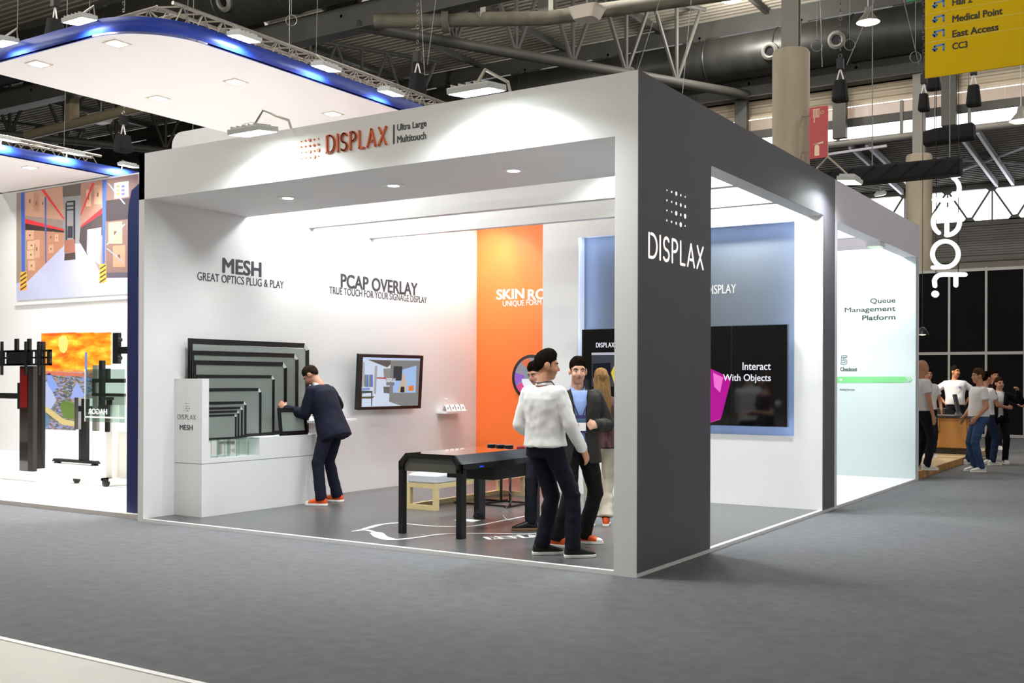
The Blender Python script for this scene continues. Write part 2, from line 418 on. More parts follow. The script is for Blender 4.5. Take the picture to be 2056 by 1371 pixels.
# low roof beyond, its rafters and far wall
mb = MB(); n = 30
prof = []
for i in range(n):
    yy = 37.7+(48-37.7)*i/n; zz = 11.6-.6*i/n; prof += [(yy, zz), (yy+.17, zz), (yy+.2, zz+.07), (yy+.31, zz+.07)]
n = len(prof); mb.add([(-60, a, b) for a, b in prof]+[(45, a, b) for a, b in prof], [(i, n+i, n+i+1, i+1) for i in range(n-1)])
struct(mb.build('ceiling_annex', mat('annex_deck', '6b665c', .7)), 'grey ribbed roof beyond the clerestory')
RAFT = mat('rafter_white', 'cfcdd6', .4, .3)
for i in range(-4, 7):
    for e in (0, .7):
        x = at(1700, 300, 'z', 11.2).x+i*4.3+e
        tag(MB().bar((x, 37.9, 11.45), (x, 47.4, 10.89), .12, .25).build('annex_rafter', RAFT), 'pale steel rafter under the ribbed annex roof', 'rafter', 'annex rafters')
for a, b, lb in (((1663, 310), (1780, 293), 'thin white brace rod beside the red sign'), ((1690, 340), (1815, 328), 'thin white brace rod just over the black draped truss'), ((1880, 318), (2056, 330), 'thin white brace rod sloping down toward the corner window'), ((1930, 342), (2060, 295), 'thin white brace rod rising over the lattice window')):
    tag(MB().tube(at(*a, 'z', 11.15), at(*b, 'z', 11.15), .06, n=6).build('brace_rod', RAFT), lb, 'brace rod')
YB = 47.6
WALLB = mat('far_wall_concrete', '9c9488', .8, var=(.7, .1))
struct(MB().box(-60, 45, YB, YB+.3, 0, 7.4).build('wall_back', WALLB), 'pale concrete wall at the far end of the hall')
struct(MB().box(-60, 45, YB-.05, YB+.3, 10.75, 11.0).build('trim_2', STEEL_L))
struct(MB().box(-60, 45, YB-.1, YB+.3, 9.0, 9.25).build('trim_3', STEEL_L))
w = thing('roller_shutter', 'grey slatted shutter band under the lattice window', 'shutter', (-20, YB, 7.4)); SH = mat('shutter', '8d8780', .6)
for i in range(12): MB().box(-60, 45, YB+.02*(i % 2), YB+.2, 7.6+i*.117, 7.6+i*.117+.1).build('slat', SH, w)
MB().box(-60, 45, YB+.1, YB+.25, 7.4, 9.0).build('backing', SH, w)
w = struct(MB().box(-60, 45, YB-.15, YB-.05, 7.3, 7.42).build('window_2', STEEL_L), 'lattice window of the far wall')
for i in range(-10, 14):
    x = at(1992, 350, 'y', YB).x+i*2.0
    MB().bar((x, YB, 10.8), (x-1.0, YB, 9.2), .09, .09).build('lattice_bar', STEEL_L, w)
    MB().bar((x, YB, 10.8), (x+1.0, YB, 9.2), .09, .09).build('lattice_bar', STEEL_L, w)
    MB().bar((x, YB+.05, 10.8), (x, YB+.05, 9.2), .07, .07).build('mullion', STEEL_L, w)
    MB().box(x-.97, x+.97, YB+.1, YB+.11, 9.25, 10.75).build('pane', PANE, w)
    MB().prism([(-.3, 0), (.3, 0), (.12, -.22), (-.12, -.22)], (x, YB, 10.82), FX, FZ, 0, .1).build('gusset', STEEL_L, w)
    MB().prism([(-.3, 0), (.3, 0), (.12, .22), (-.12, .22)], (x+1, YB, 9.2), FX, FZ, 0, .1).build('gusset', STEEL_L, w)
tag(MB().box(-4, 8, YB-.2, YB-.02, 6.45, 6.75).build('window_strip', mat('dark_glass', '23252a', .15)), 'narrow dark strip window low on the far wall', 'window')
# columns
def column(y, label):
    t = thing('concrete_column', label, 'column', (-5.75, y, 0))
    MB().lathe([(.5, 0), (.5, 10.55), (.46, 10.62)], (-5.75, y, 0), 40).build('shaft', CONC, t, True)
    MB().box(-5.98, -5.52, y-.14, y-.1, 10.6, 14).box(-5.98, -5.52, y+.1, y+.14, 10.6, 14).box(-5.77, -5.73, y-.1, y+.1, 10.6, 14).build('steel_post', mat('post_grey', '77736a', .5), t)
column(Y1, 'round concrete column carrying the red fire sign')
column(Y2, 'round concrete column standing behind the black draped truss')
# fire point sign on the near column
sg = thing('fire_sign', 'red flag sign with hose reel and extinguisher symbols on the column', 'sign', at(1626, 320, 'y', Y1-.3))
a, b = at(1625, 320, 'y', Y1-.3), at(1663, 212, 'y', Y1-.3)
RED = mat('sign_red', 'ae1218', .4); CREAM = mat('sign_cream', 'e9cfae', .5)
MB().box(a.x, b.x, Y1-.33, Y1-.3, a.z, b.z).build('board', RED, sg)
for q in (.15, .85): MB().box(-5.45, a.x+.02, Y1-.3, Y1-.27, a.z+(b.z-a.z)*q, a.z+(b.z-a.z)*q+.05).build('bracket', STEEL_L, sg)
W_, H_ = b.x-a.x, b.z-a.z; o = V((a.x, Y1-.332, a.z))
mb = MB(); u = FX
for i in range(6): mb.prism([(W_*(.22+.06*i), H_*.79), (W_*(.25+.06*i), H_*.79), (W_*(.25+.06*i), H_*.95), (W_*(.22+.06*i), H_*.95)], o, FX, FZ, 0, .004)
mb.prism([(W_*.2, H_*.945), (W_*.58, H_*.945), (W_*.58, H_*.96), (W_*.2, H_*.96)], o, FX, FZ, 0, .004).prism([(W_*.26, H_*.7), (W_*.3, H_*.7), (W_*.3, H_*.8), (W_*.26, H_*.8)], o, FX, FZ, 0, .004)
mb.ring(o+FX*W_*.7+FZ*H_*.88-FY*.003, FX, FZ, W_*.08, .01, 16, 4).build('hose_symbol', CREAM, sg)
mb = MB(); mb.prism([(W_*.3, H_*.05), (W_*.55, H_*.05), (W_*.55, H_*.22), (W_*.5, H_*.26), (W_*.35, H_*.26), (W_*.3, H_*.22)], o, FX, FZ, 0, .004)
mb.prism([(W_*.4, H_*.26), (W_*.46, H_*.26), (W_*.46, H_*.3), (W_*.4, H_*.3)], o, FX, FZ, 0, .004).prism([(W_*.2, H_*.27), (W_*.45, H_*.29), (W_*.76, H_*.32), (W_*.76, H_*.28), (W_*.45, H_*.27)], o, FX, FZ, 0, .004)
mb.build('extinguisher_symbol', CREAM, sg)
# high-bay lamps
LAMPW = glow('warm_lamp', 'ffe2b8', 14)
def highbay(p, label, w=None):
    t = thing('high_bay_lamp', label, 'lamp', p, 'high bay lamps')
    p = V(p)
    MB().lathe([(.1, .5), (.14, .3), (.34, .05), (.38, 0)], p, 20).build('shade', STEEL_L, t, True)
    MB().lathe([(.33, .02), (.3, -.03), (.05, -.06)], p, 20).build('bulb', LAMPW, t, True)
    MB().tube(p+V((0, 0, .5)), p+V((0, 0, 17.5-p.z)), .02, n=6).build('stem', CABLE, t)
    bulb('high_bay_light', p-V((0, 0, .5)), w or HALL_W, .3, (1, .97, .93), t)
highbay(at(1743, 45, 'z', 13.4), 'glowing warm high bay lamp above the rolled cables', 500)
highbay(at(2050, 243, 'z', 10.4), 'glowing warm lamp beneath the annex roof', 200)
for x in (-24, -12, -1):
    for y in (-22, -11, 0, 11):
        highbay((x, y, 13.4), 'warm high bay lamp hanging from the roof over the aisle', HALL_W*(.4 if x > -5 else 1.05))
for y in (-14, -2, 10):  # added lamps, out of view, to brighten the facades facing right
    highbay((24, y, 13.4), 'added warm high bay lamp out of view, brightening the side facades', HALL_W*1.7)
for x, y in ((-24, 22.8), (-12, 22.8), (2, 22.8), (-12, 33), (2, 33)):  # added above the frame so floor bounce brightens the roof deck
    highbay((x, y, 16.7), 'added warm high bay lamp out of view, raising the light on the roof deck')
# ================================================================ main stand
PL = .035
LAM = mat('grey_laminate', '565758', .3, spec=.5, var=(1.5, .03))
struct(MB().box(-5.92, -3.84, .05, 6.36, .005, PL-.001).box(-3.84, -.06, .05, 4.93, .005, PL-.001).build('floor_stand', LAM), 'glossy grey laminate floor of the stand')
PLINTH = mat('plinth_white', 'cfcac4', .6)
struct(MB().box(-6.01, 0, 0, .045, 0, PL).build('trim_4', WHITE2), 'white edging strip along the front of the stand')
struct(MB().box(-.05, 0, .045, 5.4, 0, PL).build('trim_5', WHITE2), 'white edging strip along the dark side of the stand')
struct(MB().box(-6.01, -5.92, 0.04, 6.5, PL, 4).box(-6.01, -5.92, 0, .04, PL, 4).build('wall_left', WHITE), 'white side wall with product lettering')
# header and posts
mb = MB().box(-6.01, -.001, 0, 1.49, 3.5, 4.0)
struct(mb.build('wall_front', WHITE), 'white header box over the open front')
struct(MB().box(-.203, -.001, 0, 1.488, PL, 3.5).build('wall_front_post', WHITE), 'white corner post of the stand')
struct(MB().box(-.195, -.001, 1.49, 4.93, 3.5, 4.0).build('ceiling_side', WHITE), 'white underside of the side header')
dk = MB().box(-.001, .006, 0, 1.488, PL, 4.0).box(-.001, .006, 1.488, 4.93, 3.5, 4.0).box(-.001, .006, 4.93, 5.4, PL, 4.0)
struct(dk.build('wall_right', DARK), 'charcoal side facade of the stand')
for y0, y1 in ((2.55, 2.66), (3.74, 3.85)):
    struct(MB().box(-5.92, -.195, y0, y1, 3.5, 4.0).build('ceiling_beam', WHITE), 'white cross beam spanning the stand')
# back wall with lit niche
NX0, NX1, NZ0, NZ1 = -3.3, -.32, .875, 3.48
bw = MB().box(-3.84, -.001, 5.15, 5.4, PL, 4.0).box(-3.84, NX0, 4.93, 5.15, PL, 4.0).box(NX1, -.001, 4.93, 5.15, PL, 4.0).box(NX0, NX1, 4.93, 5.15, PL, NZ0).box(NX0, NX1, 4.93, 5.15, NZ1, 4.0)
struct(bw.build('wall_back_stand', WHITE), 'white back wall around the lit grey niche')
struct(MB().box(-5.92, -3.52, 6.36, 6.45, PL, 4.6).build('wall_orange', ORANGE), 'orange wall behind the white partition')
t = thing('display_niche', 'grey niche panel edged with cool light behind the video wall', 'niche', (-1.8, 4.97, NZ0))
MB().box(NX0, NX1, 5.13, 5.149, NZ0, NZ1).build('panel', mat('niche_grey', '50565c', .55), t)
LED = glow('cool_led', 'b8ceff', 60.0)
struct(MB().box(NX0, NX1, 4.93, 4.938, NZ0, NZ0+.02).box(NX0, NX1, 4.93, 4.938, NZ1-.02, NZ1).box(NX0, NX0+.02, 4.93, 4.938, NZ0+.02, NZ1-.02).box(NX1-.02, NX1, 4.93, 4.938, NZ0+.02, NZ1-.02).build('trim_9', WHITE), 'white lip around the lit niche')
for b_ in ((NX0, NX1, NZ0, NZ0+.003), (NX0, NX1, NZ1-.003, NZ1), (NX0, NX0+.003, NZ0, NZ1), (NX1-.003, NX1, NZ0, NZ1)):
    MB().box(b_[0], b_[1], 4.942, 4.968, b_[2], b_[3]).build('led_strip', LED, t)
a, b = at(1418, 591, 'y', 5.13), at(1478, 576, 'y', 5.13)
letters('caption', 'DISPLAY', (a.x, 5.13, a.z), FX, FZ, b.x-a.x, .115, glow('caption_white', 'ffffff', .95), t, .012)
# video wall
vw = thing('multi_panel_screen', 'four panel black video wall in the lit niche', 'screen', (-1.78, 4.9, 1.0))
SCR = mat('screen_glass', '06070a', .06, spec=.6, emit=.02, ec='1a1f2c')
for i in range(4):
    x0 = -3.17+i*.695
    p = MB().box(x0, x0+.692, 4.83, 4.9, 1.005, 2.225).build('panel', BLACKM, vw)
    MB().box(x0+.008, x0+.684, 4.826, 4.83, 1.013, 2.217).build('glass', SCR, p)
MB().box(-2.6, -1.0, 4.9, 5.13, 1.3, 1.9).build('mount', BLACKM, vw)
def px_poly(pts, ax, val, col, s, parent, nrm, k, name='image_patch'):
    m = glow('px_'+col+'_%.2f' % s, col, s)
    n = V(nrm); P = [at(x, y, ax, val)+n*(.001*k) for x, y in pts]
    return MB().flat(P, n, .0008).build(name, m, parent)
def L(s, x0, y0, x1, y1, par, m, bold=0, Y=4.826, d=.002):
    a, b = at(x0, y1, 'y', Y), at(x1, y0, 'y', Y)
    return letters('screen_text', s, (a.x, Y-.0035, a.z), FX, FZ, b.x-a.x, b.z-a.z, m, par, bold, d)
WG = glow('screen_white', 'f4f6ff', .95)
L('Interact', 1491, 727, 1548, 743, vw, WG, .01); L('With Objects', 1452, 751, 1548, 769, vw, WG, .01)
a = at(1197, 697, 'y', 4.826); b = at(1233, 688, 'y', 4.826); logo(vw, (a.x, 4.8255, a.z), FX, FZ, b.x-a.x, b.z-a.z, WG, .002, .009)
for pts, c in (([(1415, 735), (1445, 748), (1468, 762), (1448, 840), (1415, 852)], 'c020a0'), ([(1415, 765), (1432, 770), (1428, 830), (1415, 836)], '8ce04a'), ([(1432, 748), (1452, 758), (1446, 788), (1434, 776)], 'ff7ae0'), ([(1415, 835), (1449, 824), (1446, 842), (1415, 852)], 'ff5ac8'),
               ([(1227, 748), (1238, 724), (1300, 724), (1300, 790), (1238, 786)], 'e6d24a'), ([(1240, 790), (1300, 790), (1300, 840), (1240, 830)], '4ab4e6')):
    px_poly(pts, 'y', 4.826, c, .9, vw, (0, -1, 0), 1+random.random())
px_poly([(1188, 708), (1300, 706), (1300, 712), (1188, 713)], 'y', 4.826, 'c8ccd6', .8, vw, (0, -1, 0), 1.2)  # reflection of the stand opposite, painted on the glass: its light strip
px_poly([(1188, 713), (1300, 712), (1300, 776), (1188, 776)], 'y', 4.826, '565962', .55, vw, (0, -1, 0), .8)  # grey of the same stand, also a painted reflection
px_poly([(1190, 730), (1226, 728), (1226, 756), (1190, 757)], 'y', 4.826, '2b2f3c', .5, vw, (0, -1, 0), 1.4)  # dark rectangle belonging to that painted reflection
# ---------------------------------------------------------------- lettering
def wall_text(nm, s, y0, y1, z0, z1, m, label, bold):
    return tag(letters(nm, s, (-5.919, y0, z0), FY, FZ, y1-y0, z1-z0, m, None, bold, .003), label, 'lettering')
wall_text('wall_lettering', 'MESH', 1.105, 1.725, 2.797, 2.978, INK, 'bold dark grey heading MESH on the white side wall', .03)
wall_text('wall_lettering', 'GREAT OPTICS PLUG & PLAY', .732, 2.105, 2.683, 2.777, INK, 'thin grey line GREAT OPTICS PLUG & PLAY on the side wall', .0)
wall_text('wall_lettering', 'PCAP OVERLAY', 3.16, 4.83, 2.778, 2.966, INK, 'bold dark heading PCAP OVERLAY on the white side wall', .03)
wall_text('wall_lettering', 'TRUE TOUCH FOR YOUR SIGNAGE DISPLAY', 2.94, 5.05, 2.683, 2.777, INK, 'thin grey line TRUE TOUCH FOR YOUR SIGNAGE DISPLAY on the wall', .0)
for s_, x0_, x1_, lb in (('SKIN', 997, 1053, 'bold white word SKIN on the orange wall'), ('RO', 1060, 1097, 'bold white letters on the orange wall, cut off by the partition')):
    a, b = at(x0_, 602, 'y', 6.36), at(x1_, 580, 'y', 6.36)
    tag(letters('wall_lettering', s_, (a.x, 6.358, a.z), FX, FZ, b.x-a.x, .16, WINK, None, .03, .003), lb, 'lettering')
a, b = at(1010, 617, 'y', 6.36), at(1087, 604, 'y', 6.36)
tag(letters('wall_lettering', 'UNIQUE FORM', (a.x, 6.358, a.z), FX, FZ, b.x-a.x, .1, WINK, None, .0, .003), 'thin white line UNIQUE FORM on the orange wall', 'lettering')
# logo on the white header, raised letters
t = thing('logo_sign', 'orange raised logo and dot grid on the white header', 'sign', (-3, -.01, 3.68))
OLET = mat('orange_letter', 'd8622a', .5)
logo(t, (-3.275, 0, 3.704), FX, FZ, .735, .163, OLET, .018, .0165)
dotgrid(t, (-3.6, 0, 3.69), FX, FZ, .22, .165, OLET, .012, .022)
MB().box(-2.465, -2.452, -.006, 0, 3.70, 3.875).build('divider', INK, t)
letters('tagline', 'Ultra Large', (-2.42, 0, 3.796), FX, FZ, .335, .078, INK, t, .018, .004)
letters('tagline', 'Multitouch', (-2.42, 0, 3.702), FX, FZ, .33, .066, INK, t, .012, .004)
t = thing('logo_sign', 'white cut-out logo and dot grid on the charcoal post', 'sign', (.006, .7, 2.54))
LIT = glow('lit_letter', 'fff8f2', 1.1)
logo(t, (.006, .18, 2.545), FY, FZ, 1.125, .19, LIT, .003, .024)
dotgrid(t, (.006, .53, 2.88), FY, FZ, .375, .25, LIT, .003, .026)
# ---------------------------------------------------------------- lamps
def flood(p, aim, w, label, name='flood_light', group=None, wd=.34, col=(.95, 1, 1), arm=None, lens=30, beam=150):
    p = V(p); aim = V(aim); t = thing(name, label, 'lamp', p, group)
    d = (aim-p).normalized(); s_ = d.cross(FZ).normalized(); up = s_.cross(d)
    M = Matrix(((s_.x, up.x, d.x, p.x), (s_.y, up.y, d.y, p.y), (s_.z, up.z, d.z, p.z), (0, 0, 0, 1)))
    h = wd*.62
    MB(M).box(-wd/2, wd/2, -h/2, h/2, -.05, 0).build('housing', mat('lamp_housing', 'c9ccc9', .45), t, bev=.006)
    MB(M).box(-wd/2+.015, wd/2-.015, -h/2+.015, h/2-.015, 0, .004).build('lens', glow('flood_lens', 'f2fff8', lens), t)
    for i in range(5): MB(M).box(-wd/2+.03+i*wd*.18, -wd/2+.04+i*wd*.18, -h/2+.02, h/2-.02, -.075, -.05).build('cooling_fin', mat('lamp_housing'), t)
    if arm: MB().path([p-d*.06]+[V(q) for q in arm], .014, 8).build('arm', ALU, t, True)
    area('flood_beam', p+d*.012, aim, w, wd*.9, h*.9, col, t, 150)
    return t
for px, py, lb in ((508, 268, 'arm lamp on the header above the logo sign dots'), (957, 186, 'arm lamp on the header near the corner post')):
    p = at(px, py, 'y', -.42)
    flood(p, (p.x, p.y+.12, p.z-1), HEAD_W, lb, group='header arm lamps', wd=.42, arm=[(p.x, -.3, 4.12), (p.x, .05, 4.1), (p.x, .1, 4.0)])
k = 0
names = ('over the left half between header and first beam', 'over the right half between header and first beam', 'over the left half between the two beams', 'over the right half between the two beams', 'over the left half behind the second beam', 'over the right half behind the second beam', 'in the corner between side wall and orange wall')
for x, y, ay in ((-5.25, 2.05, .1), (-1.1, 2.05, .1), (-5.25, 3.2, .15), (-1.1, 3.2, .15), (-5.25, 4.45, .2), (-1.1, 4.45, .2), (-5.3, 5.75, .1)):
    if True:
        flood((x, y, 3.97), (x+(-.28 if x < -3 else .1), y+ay, 3.0), IN_W*(.44 if x < -3 else 1.5), 'white flood lamp '+names[k], group='inner flood lamps', arm=[(x, y+.1, 4.1), (x, y+.57 if y < 4 else (3.8 if x < -4 and y < 5 else (y+.52 if y < 5 else 6.4)), 3.99 if y < 5 else 4.3)]); k += 1
for px, py, lb in ((578, 397, 'round recessed downlight in the soffit, first from the side wall'), (790, 372, 'round recessed downlight in the middle of the soffit'), (1031, 342, 'round recessed downlight in the soffit nearest the corner post')):
    p = at(px, py, 'z', 3.5); t = thing('downlight', lb, 'lamp', p, 'soffit downlights')
    MB().lathe([(.115, 0), (.115, -.006), (.1, -.008)], p, 28).build('rim', WHITE2, t, True)
    MB().lathe([(.1, -.006), (.02, -.010)], p, 28).build('lens', glow('downlight_lens', 'fbfdff', 9), t)
    area('downlight_beam', p-V((0, 0, .015)), p-V((0, 0, 3)), 8, .16, .16, (.97, .99, 1), t, 140)
# ---------------------------------------------------------------- screen on the side wall
TVN = V((1, 0, -.13)).normalized(); TVP = V((-5.74, 4.2, 1.5))
def tvp(x, y): return atp(x, y, TVP, TVN)
tv = thing('wall_screen', 'tilted black framed screen showing a clothes shop on the side wall', 'screen', (-5.9, 4.2, 1.5))
TL, TR, BR, BL = tvp(721.5, 710.5), tvp(849, 714), tvp(843.8, 819.5), tvp(716.8, 823)
def mix(a, b): return TL.lerp(TR, a).lerp(BL.lerp(BR, a), b)
MB().flat([TL, TR, BR, BL], TVN, -.045).build('back_case', BLACKM, tv)
for q in (((0, 0), (1, 0), (.955, .055), (.045, .055)), ((1, 0), (1, 1), (.955, .945), (.955, .055)), ((1, 1), (0, 1), (.045, .945), (.955, .945)), ((0, 1), (0, 0), (.045, .055), (.045, .945))):
    MB().flat([mix(*p) for p in q], TVN, .012).build('bezel', BLACK, tv)
def tp(pts, c, s=.95, k=1):                  # pts in crop pixels of the screen
    MB().flat([tvp(700+x/7.908, 690+y/7.906)+TVN*(.0012*k) for x, y in pts], TVN, .0008).build('image_patch', glow('px_'+c+'_%.2f' % s, c, s), tv)
tp([(210, 195), (1150, 225), (1118, 985), (175, 1015)], 'd8e2f6', .9, .5)
tp([(212, 197), (1150, 224), (1149, 236), (212, 212)], 'f06a3c', .9, 1)
tp([(212, 212), (1149, 236), (1147, 262), (212, 250)], 'c8d6fa', .95, 1)
tp([(300, 252), (668, 262), (664, 330), (610, 375)], '6e6862', .8, 1)
tp([(668, 262), (1145, 266), (1115, 985), (850, 990), (640, 920)], '8f8d8c', .85, 1.2)
tp([(855, 410), (1075, 345), (1062, 778), (702, 778), (702, 590)], 'a9c8f4', .9, 1.6)
tp([(712, 355), (852, 360), (840, 586), (706, 582)], '4b484b', .8, 2.2)
tp([(855, 480), (890, 480), (895, 560), (918, 580), (915, 765), (765, 770), (800, 680), (840, 560)], 'd6c2ae', .85, 2.6)
tp([(825, 680), (880, 680), (882, 770), (815, 770)], '3c3430', .8, 3)
tp([(948, 670), (1030, 662), (1028, 745), (946, 748)], 'e8853c', .95, 2.6)
tp([(215, 290), (255, 290), (255, 520), (240, 680), (205, 690)], 'b8babf', .85, 1)
for x0, c in ((250, '8a8a86'), (285, '6f86c8'), (325, '8a8a88'), (352, '6a84cc')):
    tp([(x0, 490), (x0+30, 490), (x0+32, 690), (x0-4, 680)], c, .85, 1.4)
tp([(415, 350), (455, 350), (432, 795), (398, 795)], 'b4b4b4', .85, 1.2)
tp([(550, 395), (660, 390), (660, 560), (560, 560)], '9a9892', .85, 1)
tp([(445, 532), (590, 535), (590, 560), (445, 552)], 'c4585a', .85, 1.1)
tp([(195, 745), (378, 750), (375, 780), (195, 790)], '5f605a', .8, 1.5)
tp([(195, 840), (415, 835), (370, 870), (195, 870)], '6a6244', .8, 1.5)
tp([(190, 790), (212, 790), (205, 1005), (182, 1008)], '5a5a58', .8, 1.8)
tp([(355, 780), (376, 780), (368, 990), (355, 990)], '5a5a58', .8, 1.8)
tp([(195, 705), (335, 695), (335, 735), (195, 740)], '8fa2d8', .85, 1.4)
tp([(550, 680), (650, 680), (645, 790), (555, 780)], '77756f', .8, 1.4)
tp([(590, 560), (725, 560), (722, 660), (595, 660)], '8b8d92', .8, 2.4)
mid = mix(.5, .5); MB().box(-5.92, mid.x-.03, mid.y-.2, mid.y+.2, 1.35, 1.65).build('mount', BLACKM, tv)
a = tvp(700+595/7.9, 690+606/7.9); logo(tv, a+TVN*.0045, FY, V((.13, 0, 1)).normalized(), .19, .05, WG, .001, .007)
# shelf with cards
p0, p1 = at(891, 829, 'x', -5.7), at(914, 829, 'x', -5.7)
SY0, SY1 = 5.30, 5.85
sh = thing('wall_shelf', 'small white shelf on the side wall near the orange corner', 'shelf', (-5.92, 5.5, 1.03))
MB().box(-5.92, -5.72, SY0, SY1, 1.045, 1.08).build('board', WHITE2, sh)
MB().box(-5.92, -5.9, SY0+.02, SY1-.02, 1.0, 1.045).build('bracket', WHITE2, sh)
for i, lb in enumerate(('first from the screen', 'second from the screen', 'third from the screen', 'last before the orange wall')):
    y = SY0+.03+i*.13
    c = MB().flat([(-5.74, y, 1.081), (-5.74, y+.1, 1.081), (-5.79, y+.1, 1.175), (-5.79, y, 1.175)], (1, 0, .5), .004)
    c.flat([(-5.84, y, 1.081), (-5.84, y+.1, 1.081), (-5.79, y+.1, 1.175), (-5.79, y, 1.175)], (-1, 0, .5), .004)
    o = c.build('tent_card', WINK); tag(o, 'white tent card on the small shelf, '+lb, 'card', 'cards on the shelf')
    MB().flat([(-5.749, y+.035, 1.11), (-5.749, y+.055, 1.11), (-5.764, y+.055, 1.14), (-5.764, y+.035, 1.14)], (1, 0, .5), .002).build('print_mark', INK, o)
t = thing('sensor_stand', 'little white bracket standing on the small wall shelf', 'bracket', (-5.83, 5.45, 1.08))
MB().path([(-5.86, 5.42, 1.08), (-5.86, 5.42, 1.26), (-5.86, 5.5, 1.26)], .008, 6).build('bent_rod', WINK, t); MB().box(-5.88, -5.84, 5.4, 5.46, 1.08, 1.09).build('base', WINK, t)
# low ledge by the wall right of the leaning man
tag(MB().box(-5.92, -5.7, 2.3, 3.25, 1.0, 1.03).build('wall_ledge', WHITE2), 'narrow white ledge on the wall behind the leaning man', 'ledge')
# round screen on the orange wall
c = at(1066, 758, 'y', 6.3); R_ = .35
t = thing('round_screen', 'round black framed screen with coloured wheel on the orange wall', 'screen', (c.x, 6.36, c.z-R_))
MB().lathe([(R_, 0), (R_, .05), (R_-.045, .06), (R_-.045, .045)], (c.x, 6.36, c.z), 48, (0, -1, 0)).build('bezel', mat('brown_black', '1d1210', .35), t, True)
MB().lathe([(R_-.04, .045), (.001, .046)], (c.x, 6.36, c.z), 48, (0, -1, 0)).build('glass', glow('px_disc', 'a8a4b2', .8), t)
for a0, a1, cc in ((165, 205, 'a76fd8'), (205, 250, 'ee5a9a'), (95, 130, 'f0815a'), (250, 300, 'f07ac0'), (10, 60, '8ad0e0')):
    pts = [(.1*math.cos(math.radians(a0)), .1*math.sin(math.radians(a0)))]+arc(0, 0, R_-.05, R_-.05, a0, a1, 6)
    MB().prism(pts, (c.x, 6.313, c.z), FX, FZ, 0, .001).build('image_patch', glow('px_'+cc+'_0.85', cc, .85), t)
MB().prism(arc(.03, -.02, .2, .2, 180, 360, 14), (c.x, 6.311, c.z), FX, FZ, 0, .001).build('image_patch', WG, t)
MB().prism([(-.13, -.02), (.2, -.02), (.2, .14), (-.13, .14)], (c.x, 6.3115, c.z), FX, FZ, 0, .001).build('image_patch', glow('px_cc', '9aa6b0', .8), t)
# ---------------------------------------------------------------- touch panel display plinth
CX = -5.469
pl = thing('display_plinth', 'white display cabinet with a tall end block by the side wall', 'cabinet', (-5.7, 1.2, PL))
MB().box(-5.918, CX, .415, 2.22, PL, .615).build('base', WHITE2, pl)
MB().box(-5.914, CX-.003, .418, 2.217, .615, .622).build('seam', mat('seam_grey', '6f7072', .8), pl)
MB().box(-5.918, CX, .415, .512, .622, 1.556).build('end_block', WHITE2, pl)
b_ = MB().box(-5.918, CX, 1.27, 2.22, .622, .875).box(-5.918, -5.68, .512, 1.27, .622, .875).box(-5.68, CX, .512, 1.27, .622, .672).box(-5.68, CX, .512, .54, .672, .845)
b_.build('top_block', WHITE2, pl)
MB().box(-5.68, -5.674, .54, 1.27, .672, .872).build('mirror_back', mat('mirror', 'e8e8e4', .06, 1), pl)
ACR = pane_mat('acrylic', 'dff0ea', .2, .05)
for y in (.62, .72, .8, .9, .97, 1.05, 1.14):
    MB().box(-5.56+.03*math.sin(y*40), -5.548+.03*math.sin(y*40), y, y+.012, .672, .872).build('acrylic_pin', ACR, pl)
MB().box(-5.62, -5.47, .54, 1.27, .866, .872).build('acrylic_shelf', ACR, pl)
gp = thing('logo_sign', 'small grey dot grid logo and name on the tall end block', 'sign', (-5.69, .414, 1.2))
a, b = at(357, 835, 'y', .415), at(393, 827, 'y', .415); logo(gp, (a.x, .415, 1.105), FX, FZ, b.x-a.x, .05, INK, .002, .005)
a, b = at(368, 820, 'y', .415), at(380, 808, 'y', .415); dotgrid(gp, (a.x, .415, 1.2), FX, FZ, b.x-a.x, .08, INK, .002, .008)
a, b = at(361, 861, 'y', .415), at(387, 851, 'y', .415); letters('caption', 'MESH', (a.x, .415, .985), FX, FZ, b.x-a.x, .058, INK, gp, .02, .002)
FILM = mat('touch_film', '9aa39c', .2, spec=.5, alpha=.55)
def frame_panel(x, y0, y1, z0, z1, bw, label, tilt=0.0):
    t = thing('framed_touchscreen', label, 'touch panel', (x, (y0+y1)/2, z0), 'nested touch panels')
    def P(y, z): return V((x-(z-z0)*tilt, y, z))
    n = V((1, 0, tilt)).normalized(); ch = bw*1.3
    q = lambda pts, m, nm, d, o=0.0: MB().flat([P(*p)+n*o for p in pts], n, d).build(nm, m, t)
    q([(y0, z0), (y0+bw, z0+bw), (y0+bw, z1-bw), (y0, z1)], BLACK, 'frame_side', .012)
    q([(y1, z0), (y1-bw, z0+bw), (y1-bw, z1-bw-ch*.4), (y1, z1-ch)], BLACK, 'frame_side', .012)
    q([(y0, z1), (y1-ch, z1), (y1-bw-ch*.4, z1-bw), (y0+bw, z1-bw)], BLACK, 'frame_top', .012)
    q([(y0, z0), (y1, z0), (y1-bw, z0+bw), (y0+bw, z0+bw)], BLACK, 'frame_bottom', .012)
    q([(y1-ch, z1), (y1, z1-ch), (y1-bw, z1-bw-ch*.4), (y1-bw-ch*.4, z1-bw)], mat('corner_film', 'c9ccc6', .3), 'corner_tag', .012)
    q([(y0+bw*.9, z0+bw*.9), (y1-bw*.9, z0+bw*.9), (y1-bw*.9, z1-bw*1.2), (y0+bw*.9, z1-bw*.9)], FILM, 'film', .003, .004)
    return t
ords = ('largest touch panel at the back of the nested row', 'second largest of the nested touch panels', 'third largest of the nested touch panels', 'fourth largest of the nested touch panels', 'middle sized of the nested touch panels', 'fourth smallest of the nested touch panels', 'third smallest of the nested touch panels', 'second smallest of the nested touch panels', 'smallest front touch panel with a blue grey film')
